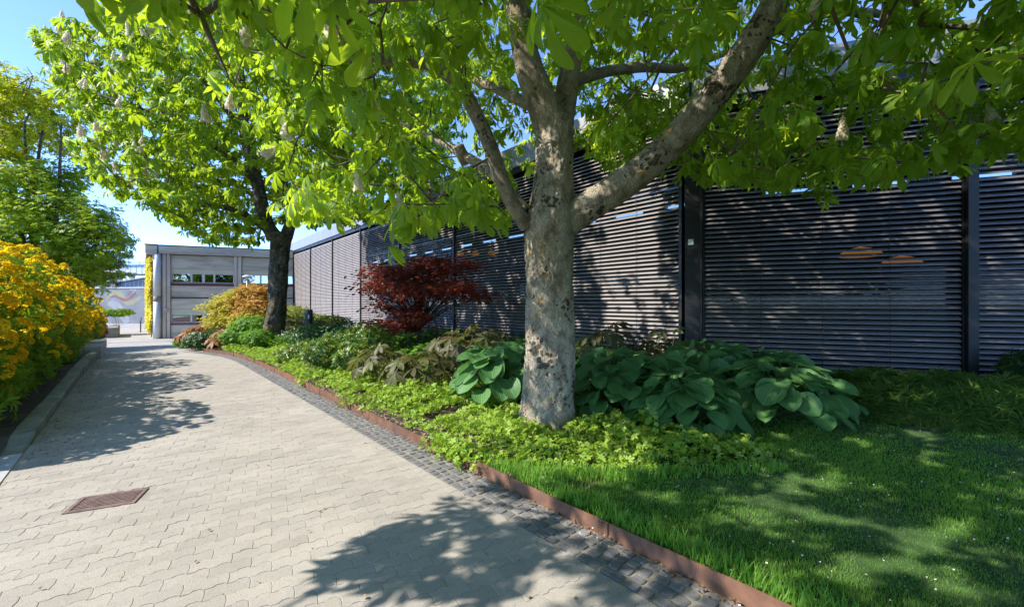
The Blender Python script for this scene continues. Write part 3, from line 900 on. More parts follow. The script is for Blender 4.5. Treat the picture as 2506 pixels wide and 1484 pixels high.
def rotz(a): c, s = math.cos(a), math.sin(a); return np.array([[c, -s, 0], [s, c, 0], [0, 0, 1]])
def palmate(nl, st, wd, spread, pitch, droop, seed, petiole=.5):
    """hand-shaped leaf: nl leaflets, middle one along +y"""
    rr = random.Random(seed); V, F, U = [], [], []; b = 0
    for k in range(nl):
        f = (k/(nl-1)*2-1); a = f*spread + rr.uniform(-.06, .06)
        L = (1.0 - .42*abs(f)**1.5)*rr.uniform(.92, 1.05)
        v, fc, u = leaflet(st, wd, .28, droop*rr.uniform(.6, 1.3))
        v = v*L
        v = v @ (rotz(-a) @ rotx(-pitch*rr.uniform(.6, 1.35)) @ roty(rr.uniform(-.25, .25))).T
        V.append(v); F.append(fc+b); U.append(u); b += len(v)
    if petiole:
        w = .012
        p = np.array([(-w, 0, 0), (w, 0, 0), (w*.7, -petiole, petiole*.25), (-w*.7, -petiole, petiole*.25)])
        V.append(p); F.append(np.array([(0, 1, 2), (0, 2, 3)])+b); U.append(np.zeros((4, 2))); b += 4
    return np.concatenate(V), np.concatenate(F), np.concatenate(U)
ST_HI, WD_HI = [0, .12, .30, .5, .66, .78, .88, .95, 1.0], [.012, .03, .065, .11, .145, .15, .115, .06, 0]
ST_MD, WD_MD = [0, .34, .72, 1.0], [.012, .07, .15, 0]
ST_LO, WD_LO = [0, .66, 1.0], [.012, .18, 0]
PALM_HI = [palmate(7, ST_HI, WD_HI, R(138), R(p), d, 3+i) for i, (p, d) in enumerate(((30, .7), (48, .5), (15, .8), (62, .35)))]
PALM_MD = [palmate(7 if i < 3 else 5, ST_MD, WD_MD, R(136), R(p), d, 13+i) for i, (p, d) in enumerate(((30, .7), (50, .5), (15, .8), (64, .3)))]
def palm_kite(nl, spread, pitch, seed, w=.165):
    rr = random.Random(seed); V, F, U = [(0, 0, 0)], [], [(0, 0)]
    for k in range(nl):
        f = k/(nl-1)*2-1; a = f*spread+rr.uniform(-.08, .08); L = (1-.4*abs(f)**1.5)*rr.uniform(.9, 1.08)
        q = np.array([(-w, .62, -.10), (0, 1.0, -.32), (w, .62, -.10)])*L
        q = q @ (rotz(-a) @ rotx(-pitch*rr.uniform(.5, 1.4)) @ roty(rr.uniform(-.35, .35))).T
        b = len(V); V += [tuple(v) for v in q]; U += [(-1, .6), (0, 1), (1, .6)]; F += [(0, b+1, b), (0, b+2, b+1)]
    return np.array(V, float), np.array(F), np.array(U, float)
PALM_LO = [palm_kite(7, R(120), R(p), 23+i) for i, p in enumerate((22, 45, 8, 60))]

def tube_mesh(name, A, B, ra, rb, mat, seg=5):
    """separate tapered segments A->B"""
    A = np.asarray(A, float); B = np.asarray(B, float); N = len(A)
    t = unit(B-A); h = np.where(np.abs(t[:, 2:3]) < .9, np.array([[0, 0, 1.0]]), np.array([[1.0, 0, 0]]))
    x = unit(np.cross(h, t)); y = np.cross(t, x)
    ang = np.arange(seg)*2*np.pi/seg
    ring = np.cos(ang)[None, :, None]*x[:, None] + np.sin(ang)[None, :, None]*y[:, None]
    V = np.concatenate([A[:, None]+ring*np.asarray(ra)[:, None, None], B[:, None]+ring*np.asarray(rb)[:, None, None]], 1).reshape(-1, 3)
    i = np.arange(seg); j = (i+1) % seg
    f = np.stack([i, j, j+seg, i+seg], -1)
    F = (f[None] + (np.arange(N)*2*seg)[:, None, None]).reshape(-1, 4)
    return npmesh(name, V, F, mat, smooth=True)
def catmull(P, Rd, step=.12):
    P = [Vector(p) for p in P]; out, rad = [], []
    for i in range(len(P)-1):
        p0, p1, p2, p3 = P[max(i-1, 0)], P[i], P[i+1], P[min(i+2, len(P)-1)]
        n = max(2, int((p2-p1).length/step))
        for k in range(n):
            t = k/n
            out.append(.5*((2*p1)+(-p0+p2)*t+(2*p0-5*p1+4*p2-p3)*t*t+(-p0+3*p1-3*p2+p3)*t*t*t)); rad.append(Rd[i]+(Rd[i+1]-Rd[i])*t)
    out.append(P[-1]); rad.append(Rd[-1])
    return out, rad
from mathutils import noise as mnoise
def limb(name, P, Rd, mat, parent, seg=20, rough=.05, step=.1, seed=0, flare=None, plates=0.0):
    """smooth tapered limb with an uneven surface"""
    pts, rad = catmull(P, Rd, step)
    rr = random.Random(seed); ph = [rr.uniform(0, 6.28) for _ in range(8)]
    V = []; n = len(pts); up = None
    for i, p in enumerate(pts):
        t = (pts[min(i+1, n-1)]-pts[max(i-1, 0)]).normalized()
        if up is None: up = Vector((1, 0, 0)) if abs(t.x) < .8 else Vector((0, 1, 0))
        x = (up-t*up.dot(t)).normalized(); y = t.cross(x); up = x
        h = i*step
        for k in range(seg):
            a = 2*math.pi*k/seg
            d = 1 + rough*(.5*math.sin(2*a+h*1.1+ph[0])+.45*math.sin(3*a-h*1.7+ph[1])+.35*math.sin(5*a+h*3.1+ph[2])+.25*math.sin(9*a-h*6.3+ph[3])+.3*math.sin(h*4.3+ph[4]))
            if flare: d += flare*max(0, 1-h/.6)**2.2*(1+.75*math.sin(5*a+ph[5]))
            q = p+x*(math.cos(a)*rad[i]*d)+y*(math.sin(a)*rad[i]*d)
            if plates:
                w = Vector((q.x*17, q.y*17, q.z*9)); w += .5*mnoise.noise_vector(w*.6); dist = mnoise.voronoi(w)[0]
                h2 = min(1.0, (dist[1]-dist[0])*4.5)-.8 + .9*mnoise.fractal(Vector((q.x*26, q.y*26, q.z*14)), .7, 2.0, 4) + .5*mnoise.noise(Vector((q.x*5, q.y*5, q.z*2.4)))
                q += (x*math.cos(a)+y*math.sin(a))*(plates*h2)
            V.append(tuple(q))
    F = []
    for i in range(n-1):
        for k in range(seg):
            k2 = (k+1) % seg; F.append((i*seg+k, i*seg+k2, (i+1)*seg+k2, (i+1)*seg+k))
    F = np.array(F)
    cap = len(V); V.append(tuple(pts[-1]))
    V = np.array(V)
    me = bpy.data.meshes.new(name)
    me.from_pydata([tuple(v) for v in V], [], [tuple(f) for f in F] + [((n-1)*seg+k, (n-1)*seg+(k+1) % seg, cap) for k in range(seg)])
    me.polygons.foreach_set('use_smooth', np.ones(len(me.polygons), bool))
    me.materials.append(mat); me.update()
    return link(name, me, None, parent), pts, rad
def grow_twigs(nodes, clusters, rnd_seed=1, step=.4, jitter=.10, sag=.12):
    """connect every cluster to the nearest grown node; returns node positions, parents, tip index per cluster"""
    rg = np.random.default_rng(rnd_seed)
    P = np.zeros((len(nodes)+len(clusters)*14, 3)); par = np.full(len(P), -1)
    k = len(nodes); P[:k] = nodes
    d0 = np.min(np.linalg.norm(clusters[:, None]-np.asarray(nodes)[None, ::3], axis=2), axis=1)
    tips = np.zeros(len(clusters), int)
    for c in np.argsort(d0):
        q = clusters[c]
        d = np.linalg.norm(P[:k]-q, axis=1); j = int(np.argmin(d)); D = d[j]
        m = min(12, max(1, int(D/step))); prev = j
        for i in range(1, m+1):
            t = i/m; w = math.sin(math.pi*t)
            p = P[j]+(q-P[j])*t + (rg.normal(size=3)*jitter*min(D, 1.5) + np.array([0, 0, sag*D]))*w
            if i == m: p = q
            if k >= len(P): break
            P[k] = p; par[k] = prev; prev = k; k += 1
        tips[c] = prev
    return P[:k], par[:k], tips
def twig_part(name, P, par, nl, mat, parent, r0=.0055, power=.45, seg=5, rmax=.07):
    cnt = np.zeros(len(P)); 
    has = np.zeros(len(P), bool); has[par[par >= 0]] = True
    cnt[~has] = 1
    for i in range(len(P)-1, -1, -1):
        if par[i] >= 0: cnt[par[i]] += cnt[i]
    rad = np.minimum(rmax, r0*np.maximum(cnt, 1)**power)
    idx = np.where(par >= 0)[0]
    pr = par[idx]
    ra = np.where(pr < nl, np.minimum(rad[idx]*1.15, rad[pr]), rad[pr])
    me = tube_mesh(name, P[pr], P[idx], ra, rad[idx], mat, seg)
    return tag(link(name, me, None, parent), kind='stuff')

# ------------------------------------------------------------------ bark
def bark_mat(name, base, light, moss, lichen=(.42, .26, .05), moss_amt=.5, scale=1.0):
    m, nt, out = newmat(name)
    p = nd(nt, 'ShaderNodeBsdfPrincipled', inp={'Roughness': .92, 'Specular IOR Level': .2})
    v = world_pos(nt); vs = world_pos(nt, (1, 1, .45))
    c = mixc(nt, ramp(nt, noise(nt, vs, 9*scale, 6, .65), [(.3, 0.0), (.7, 1.0)]), base, light)
    c = mixc(nt, ramp(nt, noise(nt, v, 5*scale, 5, .6, .6), [(.48, 0.0), (.62, .85)]), c, [x*.6 for x in base])
    c = mixc(nt, ramp(nt, noise(nt, v, 16*scale, 4, .6), [(.56, 0.0), (.66, .55)]), c, (.40, .43, .36))      # pale lichen
    vw = nd(nt, 'ShaderNodeVectorMath', operation='MULTIPLY_ADD'); nw = nd(nt, 'ShaderNodeTexNoise', inp={'Scale': 14.0, 'Detail': 2.0}); nt.links.new(v, nw.inputs['Vector'])
    nt.links.new(nw.outputs['Color'], vw.inputs[0]); vw.inputs[1].default_value = (.09, .09, .09); nt.links.new(v, vw.inputs[2])
    vo = nd(nt, 'ShaderNodeTexVoronoi', feature='F1', inp={'Scale': 15*scale, 'Randomness': 1.0}); nt.links.new(vw.outputs[0], vo.inputs['Vector'])
    big = noise(nt, v, 1.9*scale, 4, .6)
    rad = math_(nt, 'MULTIPLY', ramp(nt, big, [(.52-.06*moss_amt, 0.0), (.74-.06*moss_amt, 1.0)]), .75)
    sp = ramp(nt, math_(nt, 'SUBTRACT', rad, vo.outputs['Distance']), [(.0, 0.0), (.05, .95)])
    fine = ramp(nt, noise(nt, v, 60, 3, .7), [(.44, 0.0), (.56, 1.0)])
    sp = math_(nt, 'MULTIPLY', sp, math_(nt, 'ADD', math_(nt, 'MULTIPLY', fine, .35), .65))
    c = mixc(nt, sp, c, moss)
    ol = math_(nt, 'MULTIPLY', ramp(nt, noise(nt, v, 22, 3, .6), [(.52, 0.0), (.6, 1.0)]), ramp(nt, noise(nt, v, 2.6, 2, .5, .3), [(.60, 0.0), (.66, 1.0)]))
    c = mixc(nt, ol, c, lichen)
    nt.links.new(c, p.inputs['Base Color'])
    crack = nd(nt, 'ShaderNodeTexVoronoi', feature='DISTANCE_TO_EDGE', inp={'Scale': 13*scale}); 
    mixv = nd(nt, 'ShaderNodeVectorMath', operation='ADD')
    nz = nd(nt, 'ShaderNodeTexNoise', inp={'Scale': 6.0, 'Detail': 3.0}); nt.links.new(vs, nz.inputs['Vector'])
    nt.links.new(vs, mixv.inputs[0]); nt.links.new(nz.outputs['Color'], mixv.inputs[1]); nt.links.new(mixv.outputs[0], crack.inputs['Vector'])
    h = math_(nt, 'ADD', math_(nt, 'MULTIPLY', ramp(nt, crack.outputs['Distance'], [(0.0, 0.0), (.09, 1.0)]), .55), math_(nt, 'ADD', noise(nt, v, 38, 5, .65), math_(nt, 'MULTIPLY', sp, .6)))
    nt.links.new(bump(nt, h, 1.0, .018), p.inputs['Normal'])
    nt.links.new(p.outputs[0], out.inputs[0])
    return m
M_BARK = bark_mat('chestnut_bark', (.33, .265, .195), (.52, .445, .34), (.035, .028, .018), moss_amt=1.0)
M_BARK_LIMB = bark_mat('chestnut_limb_bark', (.27, .215, .155), (.43, .36, .26), (.06, .05, .03), moss_amt=.1)
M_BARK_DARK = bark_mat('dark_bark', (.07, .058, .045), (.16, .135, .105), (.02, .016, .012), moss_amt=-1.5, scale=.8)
M_TWIG = surf('twig', (.13, .09, .065), .85, nscale=12, namp=.3, bscale=60, bstr=.3)
M_LEAF = leafmat('chestnut_leaf', (.10, .205, .014), (.205, .365, .024), .55, (.72, .90, .028), .42, .4, veins=11)
M_LEAF_FAR = leafmat('chestnut_leaf_sunny', (.12, .23, .012), (.25, .38, .02), .5, (.56, .72, .02), .45, .35, c3=(.33, .42, .02))
M_CREAM = leafmat('flower_cream', (.60, .50, .33), (.74, .65, .46), .3, (.8, .7, .45), .6, .2)

# ------------------------------------------------------------------ flower candles
def candle_mesh(name, seed):
    rr = np.random.default_rng(seed)
    V, F, b = [], [], 0
    N = 46
    for i in range(N):
        t = i/N; h = .02 + t*.20; r = .034*(1-t)**.8 + .004
        a = i*2.4 + rr.uniform(-.3, .3)
        c = np.array([math.cos(a)*r, math.sin(a)*r, h]); o = np.array([math.cos(a), math.sin(a), .35])
        s = (.018*(1-t)+.008)*rr.uniform(.8, 1.25)
        u = unit(np.cross(o, [0, 0, 1.0])); w = unit(np.cross(u, o))
        pts = [c-o*s*.3, c+u*s, c+w*s+o*s*.4, c-u*s, c-w*s+o*s*.4]
        V += [c+o*s*.9] + pts; F += [(b, b+2, b+3), (b, b+3, b+4), (b, b+4, b+5), (b, b+5, b+2)]; b += 6
    # stalk
    for k in range(3):
        a = k*2.094; V += [(math.cos(a)*.004, math.sin(a)*.004, -.05)]
    for k in range(3):
        a = k*2.094; V += [(math.cos(a)*.002, math.sin(a)*.002, .21)]
    for k in range(3): F += [(b+k, b+(k+1) % 3, b+3+(k+1) % 3), (b+k, b+3+(k+1) % 3, b+3+k)]
    return npmesh(name, V, F, M_CREAM)
CANDLES = [candle_mesh('flower_candle', i) for i in range(3)]

def place_leaves(clusters, outdir, per, size, petiole, upw=.75, outw=.55, rndw=.5, templates=3):
    """leaf transforms for every cluster: positions, rotations, sizes, template index"""
    N = len(clusters); idx = np.repeat(np.arange(N), per); M = len(idx)
    od = outdir[idx]
    a = rdir(M); a[:, 2] *= .5; a = unit(a + od*.55)
    P = clusters[idx] + a*(petiole*RNG.uniform(.35, 1.0, M))[:, None]
    nrm = unit(np.array([0, 0, upw]) + a*outw + rdir(M)*rndw)
    S = size*RNG.uniform(.65, 1.15, M)
    return P, frames(nrm, a + rdir(M)*.25 - np.array([0, 0, .25])), S, RNG.integers(0, templates, M), idx
def leaf_field(name, P, Rm, S, ti, templates, mat, parent, kind='stuff', rnd=None):
    Vs, Fs, Us, Rs, b = [], [], [], [], 0
    for k, (T, Fc, U) in enumerate(templates):
        sel = np.where(ti == k)[0]
        if not len(sel): continue
        V, F, u, r = scatter(T, Fc, P[sel], Rm[sel], S[sel], U, None if rnd is None else rnd[sel])
        Vs.append(V); Fs.append(F+b); Us.append(u); Rs.append(r); b += len(V)
    me = npmesh(name, np.concatenate(Vs), np.concatenate(Fs), mat, np.concatenate(Us), np.concatenate(Rs))
    return tag(link(name, me, None, parent), kind=kind)
def sun_hit_ground(P, z=0.0):
    k = (P[:, 2]-z)/math.tan(SUN_EL)
    return P[:, 0]+math.sin(SHADOW_AZ)*k, P[:, 1]+math.cos(SHADOW_AZ)*k
def in_poly(x, y, poly):
    ins = np.zeros(len(x), bool); n = len(poly)
    for i in range(n):
        (x1, y1), (x2, y2) = poly[i], poly[(i+1) % n]
        c = ((y1 > y) != (y2 > y)) & (x < (x2-x1)*(y-y1)/((y2-y1) or 1e-9)+x1)
        ins ^= c
    return ins
def gpx(px, py, z=0.0):
    Y = (EYE-z)*FPX/(py-CY); return ((px-CX)/FPX*Y, Y)
def seg_dist(px, py, A, B):
    ax, ay = A; bx, by = B; dx, dy = bx-ax, by-ay
    t = np.clip(((px-ax)*dx+(py-ay)*dy)/(dx*dx+dy*dy), 0, 1)
    return np.hypot(px-ax-t*dx, py-ay-t*dy)

# ================================================================== NEAR CHESTNUT
T1 = Vector((.48, 5.4, .09))
nt_ = thing('chestnut_tree', 'big horse chestnut with thick lichened trunk and forking limbs beside the hostas', 'tree', T1, 'flowering chestnut trees in the bed')
Y0 = 5.4
def A(px, py, Y): return at(px, py, Y)
_, tp_pts, _ = limb('trunk', [Vector((.46, 5.4, -.06)), A(1342, 1000, 5.4), A(1344, 860, 5.42), A(1343, 700, 5.44), A(1345, 560, 5.46), A(1352, 470, 5.5), A(1358, 380, 5.54), A(1360, 300, 5.58)],
                    [.37, .335, .305, .30, .325, .285, .25, .25], M_BARK, nt_, 130, .07, .024, 1, flare=.22, plates=.011)
limbs = [
    ([A(1370, 560, 5.45), A(1420, 518, 5.40), A(1500, 465, 5.3), A(1600, 390, 5.15), A(1690, 300, 5.0), A(1780, 190, 4.85), A(1850, 90, 4.7), A(1905, -10, 4.55), A(1960, -140, 4.4)], [.17, .205, .20, .185, .18, .175, .165, .15, .11], 11),
    ([A(1355, 330, 5.56), A(1322, 240, 5.5), A(1295, 170, 5.45), A(1275, 80, 5.4), A(1262, -20, 5.4), A(1240, -160, 5.4), A(1230, -360, 5.6)], [.23, .20, .185, .165, .15, .12, .07], 12),
    ([A(1372, 320, 5.58), A(1385, 230, 5.65), A(1398, 150, 5.7), A(1412, 60, 5.8), A(1420, -60, 5.9), A(1440, -300, 6.2)], [.16, .15, .14, .13, .11, .07], 13),
    ([A(1392, 200, 5.66), A(1430, 190, 5.9), A(1500, 172, 6.2), A(1580, 165, 6.5), A(1660, 168, 6.8), A(1720, 150, 7.0), A(1800, 120, 7.1)], [.10, .085, .08, .075, .07, .06, .045], 14),
    ([A(1290, 555, 5.42), A(1255, 500, 5.35), A(1225, 430, 5.3), A(1200, 360, 5.2), A(1165, 280, 5.1), A(1120, 205, 5.0), A(1050, 158, 4.85), A(960, 148, 4.7), A(870, 130, 4.5), A(760, 90, 4.3), A(640, 20, 4.1)], [.10, .095, .092, .09, .088, .082, .07, .06, .052, .042, .03], 15),
    ([A(1305, 260, 5.5), A(1260, 240, 5.7), A(1210, 215, 5.95), A(1150, 190, 6.3), A(1060, 120, 6.7), A(960, 40, 7.0)], [.08, .072, .065, .055, .045, .03], 16),
    ([A(1290, 520, 5.5), A(1230, 450, 5.9), A(1170, 400, 6.3), A(1130, 378, 6.6), A(1080, 350, 7.0), A(980, 300, 7.6)], [.07, .065, .075, .07, .05, .03], 17),
    ([A(1850, 90, 4.7), A(1930, 60, 5.2), A(2050, 30, 5.6), A(2200, 40, 6.0), A(2350, 60, 6.2)], [.08, .07, .06, .045, .03], 18),
    ([A(1905, -10, 4.55), A(2000, -60, 4.1), A(2150, -120, 3.5), A(2350, -150, 3.0)], [.10, .08, .06, .04], 19),
    ([A(1262, -20, 5.4), A(1150, -150, 4.6), A(1000, -330, 3.8), A(800, -520, 3.2)], [.09, .075, .055, .035], 20),
    ([A(1420, -60, 5.9), A(1600, -300, 5.2), A(1750, -700, 4.2)], [.08, .06, .035], 21),
    ([A(1240, -160, 5.4), A(900, -420, 4.6), A(300, -800, 3.6), A(-300, -1000, 3.2)], [.09, .07, .05, .03], 22),
    ([A(1440, -300, 6.2), A(1500, -450, 7.2), A(1560, -480, 8.2)], [.06, .05, .03], 23),
]
LPX = []                                                 # limbs seen in the picture, to keep leaves off them
LN_nodes = [np.array(p) for p in tp_pts[150::3]]
for i, (P, Rd, sd) in enumerate(limbs):
    _, pts, rad = limb('limb', P, Rd, M_BARK_LIMB if i else M_BARK, nt_, (64 if i < 3 else 20) if Rd[0] > .12 else 12, .05, .035 if i < 3 else .09, sd, plates=.006 if i < 3 else 0)
    LN_nodes += [np.array(p) for p in pts[2::(5 if i < 3 else 2)]]
LN_nodes = np.array(LN_nodes)
# knots and a sawn stub on the trunk side
st_ = MB(); c0 = A(1133, 376, 6.55); st_.tube([c0+Vector((.05, .05, -.12)), c0+Vector((-.03, -.06, .0)), c0+Vector((-.06, -.12, .08))], [.10, .095, .085], 14); st_.build('sawn_stub', M_BARK_LIMB, nt_, True)

CROWN_C = np.array([.3, 4.3, 6.3]); CROWN_R = np.array([6.6, 6.3, 4.2])
def sample_crown(N):
    a = RNG.uniform(0, 2*np.pi, N); r = 7.0*np.sqrt(RNG.random(N))
    top = 3.0+7.6*np.sqrt(np.maximum(0, 1-(r/7.2)**2)); z = 2.1+(top-2.1)*RNG.random(N)**1.5
    return np.stack([.5+r*np.cos(a), 4.5+r*np.sin(a), z], 1)
YL = np.array([(-2000, -900), (-200, -200), (150, -20), (215, 15), (300, 60), (420, 70), (470, 120), (560, 230), (640, 300), (690, 440), (720, 540), (800, 545), (880, 540), (960, 555), (1010, 590), (1070, 560), (1150, 545),
               (1230, 560), (1290, 520), (1330, 330), (1420, 380), (1500, 420), (1560, 410), (1640, 390), (1700, 440), (1800, 450), (1900, 455), (2000, 490), (2100, 465), (2200, 430), (2300, 415), (2400, 385), (2505, 380), (2700, 420), (6000, 420)], float)
clear = [((1345, 1040), (1345, 560), 75, 5.4), ((1345, 560), (1358, 300), 68, 5.5), ((1395, 530), (1500, 465), 62, 5.3), ((1500, 465), (1690, 300), 58, 5.1), ((1690, 300), (1800, 160), 52, 4.9), ((1800, 160), (1850, 90), 35, 4.8),
         ((1355, 320), (1290, 150), 48, 5.5), ((1372, 320), (1398, 150), 40, 5.7), ((1285, 550), (1165, 280), 34, 5.3), ((1400, 195), (1640, 165), 22, 6.4)]
patch = [gpx(*p) for p in ((795, 1375), (830, 1425), (1000, 1430), (1180, 1470), (1290, 1560), (2300, 1560), (1700, 1380), (1420, 1245), (1230, 1160), (1110, 1140), (1120, 1215), (1030, 1280), (930, 1330))]
sunny_bed = [gpx(*p, .1) for p in ((600, 868), (700, 930), (850, 990), (1010, 1080), (1120, 1140), (1330, 1085), (1270, 1000), (1150, 930), (950, 880), (760, 850))]
sunny_right = [gpx(*p, .1) for p in ((1180, 1030), (1340, 1070), (1520, 1075), (1760, 1110), (1780, 1165), (1480, 1150), (1230, 1150))]
def accept(P, strict=True):
    x, y, z = P[:, 0], P[:, 1], P[:, 2]
    px, py = proj(x, y, z)
    front = y > .3
    ok = np.ones(len(P), bool)
    yl = np.interp(px, YL[:, 0], YL[:, 1])
    ok &= ~(front & (px > -170) & (px < 2700) & (py > yl - 25/np.maximum(y/3, .35)))
    # stay clear of the lens and the buildings
    dc = np.linalg.norm(P-np.array([0, 0, EYE]), axis=1)
    ok &= (dc > 1.2) & ~((strict > 0) & front & (dc < 3.9+.5*(px > 1500)) & (py > -700))
    s, n = to_sn(x, y)
    ok &= ~((n > 8.1) & (z < 7.0))
    rel = P[:, :2]-np.array([C2.x, C2.y]); inside = (rel @ np.array([RN.x, RN.y])) < .55
    ok &= ~(inside & (rel @ np.array([LN.x, LN.y]) < .55) & (z < 7.0))
    ok &= z > 1.9
    for (a, b, d, Yd) in clear:
        ok &= ~(front & (y < Yd+.3) & (seg_dist(px, py, a, b) < d + 95/np.maximum(y, .8)))
    # where sun has to reach
    gx, gy = sun_hit_ground(P)
    gs, gn = to_sn(gx, gy)
    vis = (gy > 1.9)
    inpatch = in_poly(gx, gy, patch)
    ok &= ~(vis & (gn < 2.5) & (gs > -3) & ~inpatch)
    if strict is True: ok &= ~(inpatch & vis & (gn < 2.5) & (RNG.random(len(P)) < .5))
    ok &= ~(in_poly(gx, gy, sunny_right) & (RNG.random(len(P)) < .75))
    bedsun = in_poly(gx, gy, sunny_bed)
    ok &= ~(bedsun & (RNG.random(len(P)) < .93))
    # sunlit piece of the louvres left of the corner column
    d = np.array([SUNV.x, SUNV.y, SUNV.z]); nl = np.array([LN.x, LN.y, 0]); c0 = np.array([C2.x, C2.y, 0])
    k = ((c0-P) @ nl)/(d @ nl); H = P + k[:, None]*d; t = (H-c0) @ np.array([LA.x, LA.y, 0])
    ok &= ~((k > 0) & (t > .7) & (t < 4.5) & (H[:, 2] > 1.0) & (H[:, 2] < 5.8) & (RNG.random(len(P)) < np.where(H[:, 2] > 2.3, .985, .7)))
    return ok
cand = sample_crown(40000)
cand = cand[accept(cand)]
# thin out: keep distance between clusters
def thin(P, dmin, nmax):
    keep = []; K = np.zeros((0, 3))
    for p in P:
        if len(keep) and np.min(np.sum((K-p)**2, 1)) < dmin*dmin: continue
        keep.append(p); K = np.array(keep)
        if len(keep) >= nmax: break
    return K
_gx, _gy = sun_hit_ground(cand); _gs, _gn = to_sn(_gx, _gy); lawn_shade = (_gn > 2.7) & (_gs < 3.2) & (cand[:, 2] > 4.2)
cand = cand[(cand[:, 0] > .8) | lawn_shade | (RNG.random(len(cand)) < .5)]
blob = np.sin(cand[:, 0]*2.1+1)*np.sin(cand[:, 1]*2.3)*np.sin(cand[:, 2]*2.6+.5)
cand = cand[(blob > -.28) | ((cand[:, 0] > 1.2) & (cand[:, 2] < 5))]
rt = cand[(cand[:, 0] > 1.0) & (cand[:, 2] < 5.2)]
cl1 = np.concatenate([thin(rt, .29, 1100), thin(cand[~((cand[:, 0] > 1.0) & (cand[:, 2] < 5.2))], .33, 2300)])
ls_c = sample_crown(30000); _gx, _gy = sun_hit_ground(ls_c); _gs, _gn = to_sn(_gx, _gy)
ls_c = ls_c[(_gn > 2.8) & (_gs < 2.4) & (_gy > 1.6) & (ls_c[:, 2] > 4.4) & (ls_c[:, 2] < 7.5)]; ls_c = ls_c[accept(ls_c)]
cl1 = np.concatenate([cl1, thin(ls_c, .40, 260)])
# branches above and left of the camera whose leaf shadows fall on the paving
pq = np.array([(x_, y_) for x_ in np.arange(-2.6, 2.0, .06) for y_ in np.arange(1.9, 4.4, .06)]); pq = pq[in_poly(pq[:, 0], pq[:, 1], patch)]; pq = pq[RNG.permutation(len(pq))]
hz = RNG.uniform(2.4, 3.2, len(pq)); kk = hz/math.tan(SUN_EL)
sh = np.stack([pq[:, 0]-math.sin(SHADOW_AZ)*kk, pq[:, 1]-math.cos(SHADOW_AZ)*kk, hz], 1); sh = sh[accept(sh, 2)]
sh = thin(sh, .29, 85); print('SHADOW', len(sh)); cl1 = np.concatenate([sh, cl1])
# drooping sprays close to the camera and along the lower rim
extra = [(905, 5, 1.35), (1395, -25, 1.4), (1705, 85, 2.8), (1560, 30, 3.2), (440, 0, 3.0), (490, 40, 3.2), (610, -10, 3.0), (740, 0, 3.2), (1120, 120, 3.4), (1060, 60, 3.2), (980, 120, 3.4), (860, 160, 3.3), (545, -30, 2.6), (380, -25, 1.9), (255, -35, 1.8), (2500, 20, 1.25), (640, 60, 3.2), (560, 190, 3.4), (700, 120, 3.3), (1100, -10, 2.8), (1180, 10, 3.0),
         (820, 60, 2.9), (760, 210, 3.2), (900, 250, 3.0), (1000, 520, 3.0), (1010, 560, 3.1), (960, 500, 3.3), (1150, 480, 3.4), (1190, 520, 3.6), (1100, 500, 3.5), (1250, 540, 4.2), (760, 470, 4.0), (740, 520, 4.2), (830, 500, 4.0), (700, 430, 4.4),
         (1510, 400, 5.6), (1540, 380, 5.8), (1690, 390, 6.0), (1730, 420, 6.0), (1800, 430, 5.8), (1890, 440, 5.6), (2010, 480, 5.3), (2060, 470, 5.2), (2130, 440, 5.4), (2250, 410, 5.3), (2340, 400, 5.4), (2430, 370, 5.0), (1640, 60, 3.0), (1480, 60, 3.0), (1740, 20, 3.2), (2030, 10, 3.2), (2250, 60, 4.0), (2380, 120, 4.2), (1640, 420, 6.4), (1440, 370, 6.6), (1600, 120, 4.2), (1950, 300, 4.6), (2150, 300, 4.4), (2350, 260, 4.2), (2470, 310, 4.2), (1980, 390, 5.2), (1850, 330, 5.4), (2220, 350, 5.0)]
ex = np.array([A(*e)[:] for e in extra])
cl1 = np.concatenate([ex, cl1])
NP, NPAR, tips = grow_twigs(LN_nodes, cl1, 5)
twig_part('twigs', NP, NPAR, len(LN_nodes), M_TWIG, nt_)
od = cl1 - np.array([.5, 5.2, 4.5]); od[:, 2] *= .3; od = unit(od)
lp, lr, ls, lt, li = place_leaves(cl1, od, 6, .22, .24, templates=4)
px, py = proj(lp[:, 0], lp[:, 1], lp[:, 2])
bad = ~accept(lp, False) & (RNG.random(len(lp)) < .8)
cen = np.linalg.norm(lp-np.array([0, 0, EYE]), axis=1)
bad |= cen < .95
lp, lr, ls, lt, px, py, cen = [q[~bad] for q in (lp, lr, ls, lt, px, py, cen)]
inframe = (lp[:, 1] > .3) & (px > -80) & (px < 2585) & (py > -90)
order = np.argsort(np.where(inframe, cen, 1e6))
big = order[:300]; rest = order[300:]
LEAFM = []
for k, (T, Fc, U) in enumerate(PALM_HI):
    LEAFM.append(npmesh('leaf', T, Fc, M_LEAF, U, None, True))
for i in big:
    m = Matrix.Identity(4)
    for a in range(3):
        for b in range(3): m[a][b] = lr[i][a][b]*ls[i]
        m[a][3] = lp[i][a]
    link('leaf', LEAFM[lt[i]], None, nt_, m)
mid = inframe[rest] & (cen[rest] < 7.5)
Vs, Fs, Us, Rs, b = [], [], [], [], 0
for ids, tm in ((rest[mid], PALM_MD), (rest[~mid], PALM_LO)):
    for k, (T, Fc, U) in enumerate(tm):
        q = ids[lt[ids] == k]; V, F, u, r = scatter(T, Fc, lp[q], lr[q], ls[q], U); Vs.append(V); Fs.append(F+b); Us.append(u); Rs.append(r); b += len(V)
tag(link('leaf_canopy', npmesh('leaf_canopy', np.concatenate(Vs), np.concatenate(Fs), M_LEAF, np.concatenate(Us), np.concatenate(Rs)), None, nt_), kind='stuff')
print('NEAR clusters', len(cl1), 'leaves', len(lp), 'mid', mid.sum())
